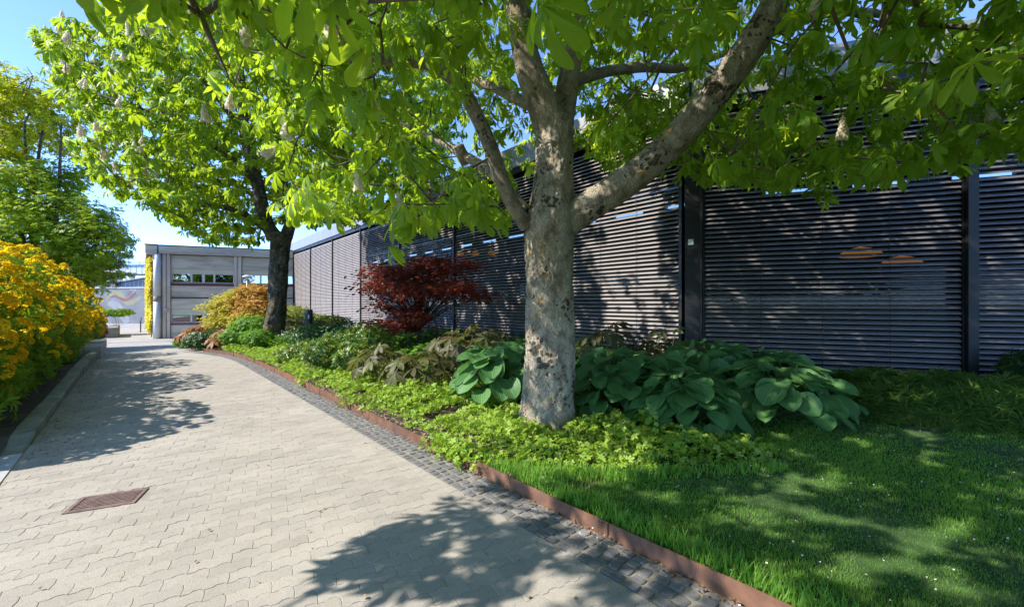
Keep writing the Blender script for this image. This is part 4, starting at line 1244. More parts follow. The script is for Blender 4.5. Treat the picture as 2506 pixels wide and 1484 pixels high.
def candles(pos, parent, scale=1.0, lean=.25):
    for q in pos:
        s = scale*random.uniform(.8, 1.25)
        m = Matrix.Translation(Vector(q)) @ Matrix.Rotation(random.gauss(0, lean), 4, 'X') @ Matrix.Rotation(random.gauss(0, lean), 4, 'Y') @ Matrix.Rotation(random.uniform(0, 6), 4, 'Z') @ Matrix.Diagonal((s, s, s, 1))
        link('flower_candle', random.choice(CANDLES), None, parent, m)
candles([A(*q) for q in ((915, 275, 3.6), (985, 545, 3.2), (728, 510, 4.2), (820, 100, 3.0), (505, 300, 4.6), (560, 270, 4.4), (2265, 210, 4.0), (2340, 285, 4.2), (2430, 300, 3.9), (2060, 345, 4.6), (1990, 40, 3.4), (2130, 130, 4.0), (2400, 340, 4.3), (700, 340, 4.2), (640, 385, 4.6), (2460, 40, 3.0), (880, 470, 4.0), (600, 110, 3.6), (2190, 215, 4.4))], nt_, 1.0)
top1 = cl1[(cl1[:, 2] > 5.5)]
candles(top1[RNG.permutation(len(top1))[:40]] + np.array([0, 0, .12]), nt_, 1.0)

# ================================================================== FAR CHESTNUT
b2 = Vector((-8.45, 14.8, 0)); b2.z = float(zbed(b2.x, b2.y)) - .03
ft = thing('chestnut_tree', 'sunlit flowering chestnut with dark trunk further along the path', 'tree', b2, 'flowering chestnut trees in the bed')
YT = 14.8
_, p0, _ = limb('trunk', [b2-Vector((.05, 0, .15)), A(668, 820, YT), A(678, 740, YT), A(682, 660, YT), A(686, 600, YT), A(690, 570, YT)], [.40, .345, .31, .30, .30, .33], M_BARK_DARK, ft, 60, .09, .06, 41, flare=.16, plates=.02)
fl = [([A(684, 590, YT), A(655, 555, 14.7), A(640, 500, 14.6), A(628, 440, 14.5), A(600, 330, 14.4), A(590, 200, 14.4), A(580, 20, 14.5)], [.27, .24, .22, .20, .16, .12, .06]),
      ([A(696, 585, YT), A(710, 550, 14.9), A(705, 490, 15), A(690, 420, 15.2), A(700, 280, 15.4), A(720, 80, 15.6)], [.22, .19, .17, .15, .11, .06]),
      ([A(650, 560, 14.7), A(600, 525, 14.0), A(540, 505, 13.4), A(470, 500, 12.9), A(400, 490, 12.4)], [.12, .10, .085, .06, .04]),
      ([A(630, 450, 14.5), A(560, 380, 13.6), A(460, 320, 13.0), A(350, 270, 12.6), A(240, 230, 12.6)], [.13, .11, .09, .06, .03]),
      ([A(640, 490, 14.6), A(540, 430, 15.2), A(420, 380, 15.8), A(300, 360, 16.2)], [.10, .085, .06, .03]),
      ([A(705, 480, 15), A(780, 400, 15.6), A(880, 330, 16), A(960, 260, 16.6)], [.11, .09, .07, .04]),
      ([A(600, 330, 14.4), A(500, 200, 13.8), A(400, 100, 13.4), A(320, 40, 13.2)], [.10, .08, .055, .03]),
      ([A(700, 300, 15.4), A(800, 180, 14.6), A(900, 60, 14)], [.08, .06, .035]),
      ([A(705, 540, 14.9), A(770, 500, 13.8), A(840, 470, 13.0)], [.09, .07, .04])]
FN = [np.array(p) for p in p0[-6:]]
for i, (P, Rd) in enumerate(fl):
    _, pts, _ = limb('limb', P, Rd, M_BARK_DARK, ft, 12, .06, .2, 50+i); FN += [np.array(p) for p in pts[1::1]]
FN = np.array(FN)
FC = np.array([-8.6, 14.8, 9.3]); FR = np.array([7.3, 7.0, 6.4])
d = rdir(22000); r = RNG.random(22000)**(1/3.6)
# lumpy outline
lob = 1 + .10*np.sin(d[:, 0]*7+1)*np.sin(d[:, 2]*6) + .08*np.sin(d[:, 1]*9+d[:, 2]*5)
fc = FC + d*(r*lob)[:, None]*FR
px, py = proj(fc[:, 0], fc[:, 1], fc[:, 2])
YF = np.array([(-500, -400), (100, 100), (135, 195), (165, 260), (190, 300), (200, 400), (260, 450), (300, 490), (380, 530), (440, 570), (480, 590), (560, 600), (620, 610), (645, 560), (700, 545), (740, 570), (800, 560), (900, 545), (1000, 540), (1400, 520)], float)
ok = py < np.interp(px, YF[:, 0], YF[:, 1]) - 14
ok &= ~((px < 330) & (py < 60 - (px-140)*.32)) 
s_, n_ = to_sn(fc[:, 0], fc[:, 1]); ok &= ~((n_ > 8.2) & (fc[:, 2] < 7.2))
ok &= ~((fc[:, 1] < YT+.3) & (seg_dist(px, py, (670, 830), (690, 560)) < 55)) & ~((fc[:, 1] < 14.6) & (seg_dist(px, py, (690, 570), (630, 450)) < 34))
gx, gy = sun_hit_ground(fc); gs, gn = to_sn(gx, gy)
ok &= ~((gn < 2.6) & (gs > 2) & (gs < 17) & (RNG.random(len(fc)) < .97))
c0 = np.array([C2.x, C2.y, 0]); nl = np.array([LN.x, LN.y, 0]); dd = np.array([SUNV.x, SUNV.y, SUNV.z])
k = ((c0-fc) @ nl)/(dd @ nl); H = fc + k[:, None]*dd; tt = (H-c0) @ np.array([LA.x, LA.y, 0])
ok &= ~((k > 0) & (tt > 18.7) & (H[:, 2] > 0) & (H[:, 2] < 6.6) & (RNG.random(len(fc)) < .97))
fc = fc[ok]
fc = fc[np.sin(fc[:, 0]*1.5+1)*np.sin(fc[:, 1]*1.4)*np.sin(fc[:, 2]*1.7+.5) > -.36]
cl2 = thin(fc, .37, 3000)
print('FAR clusters', len(cl2))
NP, NPAR, tips = grow_twigs(FN, cl2, 6, .6, .08, .10)
twig_part('twigs', NP, NPAR, len(FN), M_TWIG, ft, .008, .45, 4, .09)
od = cl2 - np.array([-8.4, 14.8, 6.5]); od[:, 2] *= .4; od = unit(od)
lp, lr, ls, lt, li = place_leaves(cl2, od, 7, .27, .30, templates=4)
leaf_field('leaf_canopy', lp, lr, ls, lt, PALM_LO, M_LEAF_FAR, ft)
# candles on the sunny outer side
out = unit((cl2-FC)/FR); rr = np.linalg.norm((cl2-FC)/FR, axis=1)
sel = np.where((rr > .72) & ((out @ (-dd) > -.25) | (out[:, 2] > .0)))[0]
px, py = proj(cl2[:, 0], cl2[:, 1], cl2[:, 2])
front = sel[(px[sel] > 100) & (py[sel] > -60) & (px[sel] < 1000) & (out[sel, 1] < .15)]
candles(cl2[RNG.permutation(front)[:260]] + np.array([0, 0, .14]), ft, 1.25, .2)

# ================================================================== LEAF TEMPLATES OF THE BED
def lobed(nl=5, spread=R(120), w=.26, cup=.25, seed=0, tip=1.0):
    """flat hand-lobed leaf, stem at origin, each lobe a kite"""
    V, F, U = [(0, 0, 0)], [], [(0, 0)]
    for k in range(nl):
        a = (k/(nl-1)*2-1)*spread; L = (1-.25*abs(k/(nl-1)*2-1))*tip
        dx, dy = math.sin(a), math.cos(a); ex, ey = dy, -dx
        b = len(V)
        V += [(dx*L*.6-ex*w, dy*L*.6-ey*w, cup*.25), (dx*L, dy*L, -cup*.3), (dx*L*.6+ex*w, dy*L*.6+ey*w, cup*.25)]
        U += [(-1, .6), (0, 1), (1, .6)]
        F += [(0, b+1, b), (0, b+2, b+1)]
    return np.array(V, float), np.array(F), np.array(U, float)
LOBED = [lobed(5, R(125), .27, .3), lobed(5, R(115), .24, .1), lobed(5, R(130), .25, .5)]
LACE = [lobed(7, R(110), .07, .3), lobed(7, R(95), .06, .5), lobed(5, R(100), .08, .2)]           # dissected Japanese maple
TRI = [lobed(3, R(65), .26, .35), lobed(3, R(60), .22, .15), lobed(5, R(110), .2, .3)]
def rosette(n, st, wd, pitch, seed, droop=.4):
    rr = random.Random(seed); V, F, U, b = [], [], [], 0
    for k in range(n):
        v, f, u = leaflet(st, wd, .2, droop)
        v = v*rr.uniform(.7, 1.05) @ (rotz(k*2.4+rr.uniform(-.2, .2)) @ rotx(R(pitch)*rr.uniform(.5, 1.3))).T
        V.append(v); F.append(f+b); U.append(u); b += len(v)
    return np.concatenate(V), np.concatenate(F), np.concatenate(U)
def ros_kite(n, w, pitch, seed, dr=.25):
    rr = random.Random(seed); V, F, U = [(0, 0, 0)], [], [(0, 0)]
    for k in range(n):
        q = np.array([(-w, .5, -dr*.25), (0, 1.0, -dr), (w, .5, -dr*.25)])*rr.uniform(.7, 1.08)
        q = q @ (rotz(k*2.4+rr.uniform(-.2, .2)) @ rotx(R(pitch)*rr.uniform(.4, 1.4)) @ roty(rr.uniform(-.3, .3))).T
        b = len(V); V += [tuple(v) for v in q]; U += [(-1, .5), (0, 1), (1, .5)]; F += [(0, b+1, b), (0, b+2, b+1)]
    return np.array(V, float), np.array(F), np.array(U, float)
LANCE_ST, LANCE_W = [0, .45, 1.0], [.02, .14, 0]
ROS = [ros_kite(7, .15, 38, 1), ros_kite(8, .14, 20, 2), ros_kite(6, .15, 55, 3)]
BROAD = [leaflet([0, .35, .7, 1.0], [.02, .26, .24, 0], .25, .6), leaflet([0, .4, .75, 1.0], [.02, .3, .2, 0], .15, .9), leaflet([0, .3, .6, 1.0], [.02, .24, .26, 0], .4, .4)]
SPRAY = [ros_kite(11, .05, 30, 5, .5), ros_kite(10, .055, 50, 6, .6)]
def stems(name, base, tips_, mat, parent, r=.012, bend=.15):
    A_, B_, ra, rb = [], [], [], []
    for t in tips_:
        p = Vector(base)+Vector((random.gauss(0, .04), random.gauss(0, .04), 0)); q = Vector(t); L = (q-p).length
        m = p.lerp(q, .5)+Vector((random.gauss(0, bend*.3), random.gauss(0, bend*.3), bend*.35))*L*.5
        for a, b, r1, r2 in ((p, m, r, r*.75), (m, q, r*.75, r*.35)):
            A_.append(a[:]); B_.append(b[:]); ra.append(r1); rb.append(r2)
    return tag(link(name, tube_mesh(name, A_, B_, ra, rb, mat, 5), None, parent), kind='stuff')
def lump_points(lumps, N, shell=.5):
    vol = np.array([l[1][0]*l[1][1] + l[1][1]*l[1][2] for l in lumps]); pick = RNG.choice(len(lumps), N, p=vol/vol.sum())
    C = np.array([l[0][:] for l in lumps])[pick]; Rr = np.array([l[1] for l in lumps])[pick]
    d = rdir(N); r = shell+(1-shell)*RNG.random(N)**.6
    r = r*(1+.12*np.sin(d[:, 0]*8+pick)*np.sin(d[:, 2]*7+pick*2))
    return C+d*Rr*r[:, None], d, pick
def shrub(name, label, cat, base, lumps, N, size, templates, mat, group=None, up=.5, outw=.9, rndw=.6, shell=.5, stem_mat=None, nst=14, zmin=.03, filt=None):
    t = thing(name, label, cat, base, group)
    P, d, pick = lump_points(lumps, N, shell)
    zb = zbed(P[:, 0], P[:, 1]) if to_sn(base[0], base[1])[1] > 2 else np.full(len(P), base[2])
    ok = P[:, 2] > zb+zmin
    if filt is not None: ok &= filt(P)
    P, d = P[ok], d[ok]
    nrm = unit(d*outw+np.array([0, 0, up])+rdir(len(P))*rndw)
    leaf_field('foliage', P, frames(nrm, d+rdir(len(P))*.6-np.array([0, 0, .15])), size*RNG.uniform(.6, 1.2, len(P)), RNG.integers(0, len(templates), len(P)), templates, mat, t)
    tipz = [Vector(l[0])+Vector((random.uniform(-.5, .5)*l[1][0], random.uniform(-.5, .5)*l[1][1], random.uniform(-.2, .5)*l[1][2])) for l in lumps for _ in range(max(1, nst//len(lumps)))]
    stems('stems', base, tipz, stem_mat or M_TWIG, t, max(.008, .012*lumps[0][1][2]))
    return t
def gp(px, Y, dz=0.0):                                   # bed point below picture column px at distance Y
    x = (px-CX)/FPX*Y; return Vector((x, Y, float(zbed(x, Y))+dz))

M_COVER = leafmat('geranium_leaf', (.16, .27, .03), (.32, .46, .055), .42, (.5, .7, .05), .5, .3, c3=(.42, .51, .14))
M_FRESH = leafmat('fresh_green_leaf', (.09, .22, .02), (.17, .34, .03), .4, (.22, .46, .03), .5, .3)
M_HOSTA = leafmat('hosta_leaf', (.055, .15, .045), (.115, .25, .075), .28, (.22, .5, .1), .48, .35, veins=9, ridge=1.0)
M_BRONZE = leafmat('bronze_leaf', (.065, .052, .02), (.10, .10, .035), .35, (.24, .22, .05), .5, .35, c3=(.13, .18, .05))
M_RUSSET = leafmat('russet_leaf', (.20, .09, .03), (.34, .16, .05), .35, (.5, .2, .05), .5, .3, c3=(.22, .26, .05))
M_REDM = leafmat('red_maple_leaf', (.08, .014, .012), (.17, .032, .02), .45, (.5, .09, .03), .45, .4, c3=(.34, .08, .035))
M_YELM = leafmat('yellow_maple_leaf', (.38, .36, .03), (.55, .49, .05), .4, (.6, .5, .04), .5, .3)
M_ORGM = leafmat('orange_maple_leaf', (.44, .23, .035), (.58, .34, .06), .4, (.62, .32, .04), .5, .3, c3=(.44, .34, .06))
M_PIERIS = leafmat('pieris_leaf', (.05, .13, .025), (.11, .20, .03), .3, (.25, .38, .04), .35, .5, c3=(.42, .38, .06))
M_YGREEN = leafmat('lime_leaf', (.22, .30, .03), (.36, .40, .05), .4, (.5, .55, .05), .5, .3)
M_DEEP = leafmat('deep_green_leaf', (.025, .07, .018), (.05, .12, .025), .25, (.12, .28, .03), .45, .4)
M_FERN = leafmat('low_conifer_leaf', (.055, .13, .025), (.13, .23, .04), .35, (.26, .42, .04), .6, .25, c3=(.20, .27, .05))
M_AZL = leafmat('azalea_leaf', (.09, .20, .015), (.20, .34, .02), .45, (.32, .46, .03), .5, .3)
M_AZF = leafmat('azalea_flower', (.86, .38, .008), (.96, .68, .015), .5, (1.0, .80, .02), .6, .2, c3=(.98, .86, .06))
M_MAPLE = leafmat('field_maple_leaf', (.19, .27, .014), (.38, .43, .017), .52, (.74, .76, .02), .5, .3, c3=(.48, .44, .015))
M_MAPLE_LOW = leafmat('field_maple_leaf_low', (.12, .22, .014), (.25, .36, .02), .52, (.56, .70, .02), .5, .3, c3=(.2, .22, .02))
M_PINE = leafmat('pine_needle', (.012, .024, .020), (.03, .045, .035), .1, (.03, .05, .03), .6, .3)
M_IVY = leafmat('yellow_creeper_leaf', (.50, .42, .02), (.68, .56, .03), .3, (.7, .6, .04), .55, .25, c3=(.40, .40, .04))
M_REDF = leafmat('red_flower', (.45, .02, .03), (.6, .04, .05), .3, (.7, .05, .05), .5, .3)
M_GRASS = leafmat('grass_blade', (.10, .25, .036), (.20, .38, .06), .5, (.42, .74, .06), .55, .25, c3=(.30, .36, .09))
M_PETAL = plain('fallen_petal', (.78, .74, .68), .6)
M_DRY = surf('dry_leaf', (.24, .14, .07), .9, nscale=30, namp=.5, bscale=80, bstr=.2)

# ------------------------------------------------------------------ ground cover (hardy geranium)
def cover_pts(N, smin, smax, lo, hi):
    s = RNG.uniform(smin, smax, N*3); n = RNG.uniform(2.3, 9, N*3)
    lo_ = np.array([lo(a) for a in s]); hi_ = np.array([hi(a) for a in s])
    ok = (n > lo_+.06*np.sin(s*5)+.05*np.sin(s*11+1)) & (n < hi_)
    s, n = s[ok][:N], n[ok][:N]
    x = PD[0]*s+ND[0]*n; y = PD[1]*s+ND[1]*n
    return s, n, x, y
def lo_cover(s):
    q = max(0.0, 3.25-s); return n_steel(s)+.10+.06*math.sin(s*1.7)+.4*q+.32*q*q
HI = np.array([(1.2, 4.9), (2.4, 5.0), (3.2, 4.9), (5, 4.4), (7, 4.4), (9, 4.5), (12, 4.3), (15, 4.2), (19, 3.6)])
s, n, x, y = cover_pts(34000, 1.35, 19.2, lo_cover, lambda a: float(np.interp(a, HI[:, 0], HI[:, 1])))
mound = .09+.13*(.5+.5*np.sin(s*2.3+n*1.9))*(.5+.5*np.sin(s*.9-n*3.1)) + .06*np.sin(x*9)*np.sin(y*8)+.10*np.exp(-((x+.15)**2+(y-4.55)**2)/.25)
edgef = np.clip((n-np.array([lo_cover(a) for a in s]))/.45, .18, 1)
hole = np.sin(x*1.9+.4)*np.sin(y*2.2+1.1)+.6*np.sin(x*4.7-y*3.9)
keep = ((hole > -1.15) | (s < 4.2)) & (np.hypot(x-.48, y-5.4) > .36) & (RNG.random(len(x)) < np.clip(.25+edgef, 0, 1))
s, n, x, y, mound, edgef = [q[keep] for q in (s, n, x, y, mound, edgef)]
P = np.stack([x, y, zbed(x, y)+.01+mound*edgef*RNG.uniform(.25, 1.15, len(x))], 1)
ss_ = np.concatenate([RNG.normal(3.7, .2, 380), RNG.normal(6.6, .1, 40), RNG.normal(9.1, .15, 60)]); nn_ = np.array([n_steel(q) for q in ss_])+RNG.normal(0, .06, len(ss_))
xs_, ys_ = PD[0]*ss_+ND[0]*nn_, PD[1]*ss_+ND[1]*nn_
P = np.concatenate([P, np.stack([xs_, ys_, .10+.10*RNG.random(len(ss_))-.12*np.clip((2.48-nn_)/.12, 0, .6)], 1)])
nrm = unit(np.array([0, 0, .8])+rdir(len(P))*.75)
gc = tag(bpy.data.objects.new('ground_cover', None), 'low light green lobed-leaf ground cover spreading along the steel edging', 'ground cover', kind='stuff'); COL.objects.link(gc)
COL.objects.unlink(gc); bpy.data.objects.remove(gc)
def field_top(name, label, cat, P, nrm, size, templates, mat):
    Vs, Fs, Us, Rs, b = [], [], [], [], 0
    ti = RNG.integers(0, len(templates), len(P)); Rm = frames(nrm, rdir(len(P))); S = size*RNG.uniform(.55, 1.2, len(P))
    for k, (T, Fc, U) in enumerate(templates):
        q = ti == k
        V, F, u, r = scatter(T, Fc, P[q], Rm[q], S[q], U); Vs.append(V); Fs.append(F+b); Us.append(u); Rs.append(r); b += len(V)
    return tag(link(name, npmesh(name, np.concatenate(Vs), np.concatenate(Fs), mat, np.concatenate(Us), np.concatenate(Rs))), label, cat, kind='stuff')
field_top('ground_cover', 'low light green lobed-leaf ground cover spreading along the steel edging', 'ground cover', P, nrm, .052, LOBED, M_COVER)
# fresher green mass around the far trunk and behind
s, n, x, y = cover_pts(9000, 8.5, 19.8, lambda a: 3.4+.25*math.sin(a), lambda a: 6.2)
mound = .30+.22*np.sin(s*1.3+1)*np.sin(n*2.1)
P = np.stack([x, y, zbed(x, y)+np.maximum(.04, mound*RNG.uniform(.2, 1.1, len(x)))], 1)
P = P[np.hypot(x-b2.x, y-b2.y) > .45]
field_top('leafy_ground_cover', 'taller fresh green leafy ground cover around the far chestnut trunk', 'ground cover', P, unit(np.array([0, 0, 1.0])+rdir(len(P))*.6), .085, LOBED, M_FRESH)
# dark leafy filler under the rodgersias and hostas
s, n, x, y = cover_pts(6000, 3.6, 14, lambda a: 4.4, lambda a: 8.3)
P = np.stack([x, y, zbed(x, y)+RNG.uniform(.02, .32, len(x))], 1)
P = P[(np.hypot(P[:, 0]-.48, P[:, 1]-5.4) > .5)]
field_top('shade_ground_cover', 'dark green leafy undergrowth in the shade below the louvres', 'ground cover', P, unit(np.array([0, 0, 1.0])+rdir(len(P))*.6), .09, LOBED, M_DEEP)

# ------------------------------------------------------------------ hostas: every leaf is a part
def hosta_leaf(seed):
    rr = random.Random(seed)
    st = [0, .04, .14, .30, .48, .66, .82, .93, 1.0]; wd = [.10, .30, .44, .50, .50, .46, .37, .235, .03]
    V, U, F = [], [], []; cols_ = (-1, -.55, 0, .55, 1); droop = rr.uniform(.08, .5); cup = rr.uniform(.12, .34); tw = rr.uniform(-.18, .18)
    for t, w in zip(st, wd):
        a = droop*t*t; yy = t*math.cos(a*.5) - (.10 if t < .03 else 0); zz = -.55*droop*t*t
        for c in cols_:
            back = -.09*abs(c)*max(0, 1-t*5)                 # heart-shaped base lobes
            wav = .018*math.sin(t*13+seed+c*2)*abs(c)
            V.append((c*w, yy+back, zz+cup*w*(abs(c)**1.6)*1.3+tw*c*w*t+wav)); U.append((c, t))
    k = len(cols_)
    for i in range(len(st)-1):
        for j in range(k-1): F.append((i*k+j, i*k+j+1, (i+1)*k+j+1, (i+1)*k+j))
    return npmesh('leaf', V, F, M_HOSTA, U, None, True)
HOSTA = [hosta_leaf(i) for i in range(7)]
M_STALK = surf('hosta_stalk', (.10, .16, .05), .6, nscale=8)
def hosta(label, c, rad, h, nleaf, size, group='hosta plants under the big chestnut'):
    t = thing('hosta_plant', label, 'plant', c, group)
    A_, B_ = [], []
    for i in range(nleaf):
        f = (i+.5)/nleaf; a = i*2.39996+random.uniform(-.3, .3)
        d = rad*(f**.55)*random.uniform(.85, 1.05)
        z = h*(1-.74*f**1.9)*random.uniform(.72, 1.08)
        o = Vector((math.cos(a), math.sin(a), 0)); p = Vector(c)+o*d*.78+Vector((0, 0, max(.10, z)))
        tilt = R(6+24*f)+random.gauss(0, .24); s = size*random.uniform(.68, 1.1)
        ydir = o*math.cos(tilt)-Vector((0, 0, 1))*math.sin(tilt)+Vector((random.gauss(0, .38), random.gauss(0, .38), 0))
        nz = o*math.sin(tilt)+Vector((0, 0, 1))*math.cos(tilt)+Vector((random.gauss(0, .24), random.gauss(0, .24), 0))
        y_ = ydir.normalized(); z_ = (nz-y_*nz.dot(y_)).normalized(); x_ = y_.cross(z_)
        m = Matrix(((x_.x*s, y_.x*s, z_.x*s, p.x), (x_.y*s, y_.y*s, z_.y*s, p.y), (x_.z*s, y_.z*s, z_.z*s, p.z), (0, 0, 0, 1)))
        link('leaf', random.choice(HOSTA), None, t, m)
        A_.append((c[0]+o.x*.06, c[1]+o.y*.06, c[2])); B_.append(tuple(p-z_*.002))
    link('stalks', tube_mesh('stalks', A_, B_, [.008]*nleaf, [.005]*nleaf, M_STALK, 5), None, t)['kind'] = 'stuff'
    return t
hosta('large blue-green hosta immediately right of the big chestnut trunk', gp(1500, 6.0), .95, .84, 125, .29)
hosta('broad dark hosta in the middle of the clump, front and lowest leaves', gp(1670, 5.35), .82, .64, 120, .295)
hosta('hosta with big drooping leaves at the right end of the clump', gp(1900, 5.7), 1.0, .70, 135, .295)
hosta('hosta at the back of the clump below the black corner column', gp(1740, 6.7), 1.0, .84, 110, .31)
hosta('hosta filling the gap between the trunk-side hosta and the drooping right end', gp(1600, 6.15), .9, .72, 110, .29)
hosta('hosta spreading behind the right end of the clump toward the louvres', gp(1880, 6.5), .9, .72, 100, .29)
hosta('small hosta left of the big chestnut trunk with two sunlit leaves', gp(1215, 6.6), .74, .80, 74, .31)

# ------------------------------------------------------------------ rodgersias
ROD = [palmate(6, [0, .3, .58, .82, 1.0], [.02, .10, .185, .12, 0], R(118), R(p), d, 71+i, .6) for i, (p, d) in enumerate(((8, .4), (16, .45), (2, .5)))]
def rodgersia(label, c, rad, h, n, size, mat, group):
    t = thing('rodgersia_plant', label, 'plant', c, group)
    c = np.array(c[:]); a = np.arange(n)*2.39996; f = (np.arange(n)+.5)/n
    P = np.stack([np.cos(a)*rad*f**.5, np.sin(a)*rad*f**.5, h*(1-.55*f)*RNG.uniform(.75, 1.1, n)], 1)+c
    o = np.stack([np.cos(a), np.sin(a), -.35+0*a], 1)
    nrm = unit(np.array([0, 0, 1.0])+o*np.array([.8, .8, 0])*f[:, None]+rdir(n)*.5)
    ti = RNG.integers(0, 3, n); Rm = frames(nrm, o+rdir(n)*.3); S = size*RNG.uniform(.7, 1.15, n)
    ms = [npmesh('leaf', T, Fc, mat, U, None, True) for T, Fc, U in ROD] if mat.name not in RODM else RODM[mat.name]
    RODM[mat.name] = ms
    for i in range(n):
        m = Matrix.Identity(4)
        for q in range(3):
            for w in range(3): m[q][w] = Rm[i][q][w]*S[i]
            m[q][3] = P[i][q]
        link('leaf', ms[ti[i]], None, t, m)
    A_ = np.tile(c, (n, 1))+RNG.normal(size=(n, 3))*np.array([.06, .06, 0]); link('stalks', tube_mesh('stalks', A_, P+np.array([0, 0, -.02]), [.01]*n, [.006]*n, M_TWIG, 5), None, t)['kind'] = 'stuff'
RODM = {}
GB = 'bronze rodgersias below the louvres'; GR2 = 'russet rodgersias by the far end of the bed'
rodgersia('bronze rodgersia with pale leaf tips directly below the red maple', gp(935, 8.2), .55, .72, 22, .34, M_BRONZE, GB)
rodgersia('bronze rodgersia drooping toward the path left of the small hosta', gp(1040, 7.6), .72, .62, 26, .36, M_BRONZE, GB)
rodgersia('bronze rodgersia behind the small hosta left of the trunk', gp(1165, 8.8), .95, .82, 34, .36, M_BRONZE, GB)
rodgersia('dull bronze rodgersia behind the hostas just right of the big trunk', gp(1490, 7.9), .8, .95, 24, .34, M_BRONZE, GB)
rodgersia('pale bronze rodgersia at the foot of the black corner column', gp(1640, 8.0), .6, .88, 20, .34, M_BRONZE, GB)
rodgersia('bronze rodgersia right of the black corner column', gp(1735, 7.5), .5, .80, 18, .30, M_BRONZE, GB)
rodgersia('russet rodgersia at the tip of the bed before the concrete building', gp(500, 18.6), .95, .95, 46, .40, M_RUSSET, GR2)
rodgersia('russet rodgersia left of the far chestnut trunk below the orange maple', gp(575, 16.8), .9, .85, 46, .40, M_RUSSET, GR2)
rodgersia('russet rodgersia spilling toward the steel edging near the bed tip', gp(545, 15.6), .45, .6, 18, .32, M_RUSSET, GR2)
rodgersia('brown-leaved rodgersia behind the bollard light', gp(740, 16.4), 1.1, .95, 34, .42, M_BRONZE, GB)

# ------------------------------------------------------------------ Japanese maples
def jmaple(label, c, pads, N, size, mat, templates, group, trunk_mat=M_BARK_DARK):
    t = thing('japanese_maple', label, 'tree', c, group)
    P, d, pick = lump_points(pads, N, .1)
    P = P + RNG.normal(size=P.shape)*np.array([.10, .10, .05]) + .07*np.sin(P[:, [1, 0, 0]]*5.3+np.array([0, 1, 2]))
    d2 = d*np.array([1, 1, .4])
    nrm = unit(np.array([0, 0, .9])+d2*.5+rdir(len(P))*.55)
    leaf_field('foliage', P, frames(nrm, d2+rdir(len(P))*.5-np.array([0, 0, .35])), size*RNG.uniform(.6, 1.2, len(P)), RNG.integers(0, len(templates), len(P)), templates, mat, t)
    _, p0, _ = limb('trunk', [Vector(c)-Vector((0, 0, .1)), Vector(c)+Vector((.05, 0, .35)), Vector(c)+Vector((-.04, 0, .7))], [.07, .055, .05], trunk_mat, t, 10, .1, .1, 5)
    stems('branches', Vector(c)+Vector((0, 0, .5)), [Vector(q[0])+Vector((random.uniform(-.6, .6)*q[1][0], random.uniform(-.6, .6)*q[1][1], -.3*q[1][2])) for q in pads for _ in range(4)], trunk_mat, t, .028, .3)
def pad(px, py, Y, w, h): return (at(px, py, Y), (w, w*.9, h))
cm = gp(1020, 11.6)
jmaple('dark red Japanese maple with layered foliage in front of the louvres', cm,
       [pad(935, 668, 11.4, .75, .22), pad(1010, 655, 11.9, .7, .24), pad(1070, 645, 12.2, .8, .22), pad(1130, 655, 12.0, .7, .22), pad(925, 705, 11.0, .7, .22), pad(985, 712, 11.2, .8, .25),
        pad(1050, 718, 11.1, .75, .22), pad(1120, 705, 11.3, .8, .22), pad(1165, 722, 11.2, .6, .18), pad(940, 752, 11.2, .5, .2), pad(1010, 755, 11.4, .6, .2), pad(955, 795, 10.8, .7, .2), pad(1015, 790, 10.8, .65, .22), pad(1060, 690, 12.4, 1.0, .4), pad(985, 690, 12.2, .9, .4)],
       3700, .12, M_REDM, LACE, 'Japanese maples in the bed')
jmaple('lime yellow Japanese maple spreading before the concrete building', gp(555, 18.4),
       [pad(530, 752, 18.2, .65, .25), pad(560, 735, 18.4, .7, .3), pad(590, 722, 18.7, .7, .3), pad(555, 765, 18.0, .7, .3), pad(585, 752, 18.2, .8, .35), pad(540, 785, 17.6, .7, .3), pad(580, 790, 17.5, .8, .3), pad(620, 775, 17.6, .8, .3), pad(640, 790, 17.2, .7, .3)],
       7500, .10, M_YELM, TRI, 'Japanese maples in the bed')
jmaple('orange Japanese maple immediately left of the far chestnut trunk', gp(625, 18.6),
       [pad(600, 740, 18.2, .7, .3), pad(625, 712, 18.6, .75, .32), pad(655, 718, 18.6, .7, .35), pad(615, 760, 17.9, .8, .3), pad(645, 745, 18.2, .8, .35), pad(610, 725, 18.8, .6, .4), pad(660, 755, 18, .7, .35)],
       7500, .10, M_ORGM, TRI, 'Japanese maples in the bed')

# ------------------------------------------------------------------ other shrubs of the bed
def lmp(px, py, Y, rx, rz, ry=None): return (at(px, py, Y), (rx, ry or rx, rz))
GS = 'mixed shrubs in the long bed'
shrub('pieris_shrub', 'glossy pieris shrub with yellow shoot tips between far trunk and red maple', 'shrub', gp(845, 10.6), [lmp(800, 862, 9.8, .6, .35), lmp(850, 850, 10.2, .7, .42), lmp(900, 840, 9.9, .55, .4), lmp(880, 870, 9.2, .55, .3)], 1700, .125, ROS, M_PIERIS, GS, shell=.6)
shrub('pieris_shrub', 'low pieris with yellowish shoots in front of the far chestnut trunk', 'shrub', gp(735, 11.6), [lmp(735, 872, 11.2, .6, .3), lmp(770, 858, 11.6, .6, .32)], 900, .125, ROS, M_PIERIS, GS, shell=.6)
shrub('dark_shrub', 'dark green shrub around the base of the bollard light', 'shrub', gp(770, 13.2), [lmp(760, 818, 13.0, .9, .35), lmp(830, 815, 12.6, .9, .4), lmp(890, 812, 12.2, .8, .4)], 2600, .10, BROAD, M_DEEP, GS, shell=.5)
shrub('lime_shrub', 'lime green shrub behind the bollard light against the sunlit louvres', 'shrub', gp(715, 20.5), [lmp(715, 775, 20.5, 1.0, .6), lmp(760, 790, 19.5, 1.0, .45), lmp(800, 790, 18.5, 1.0, .4)], 2600, .13, TRI, M_YGREEN, GS, shell=.5)
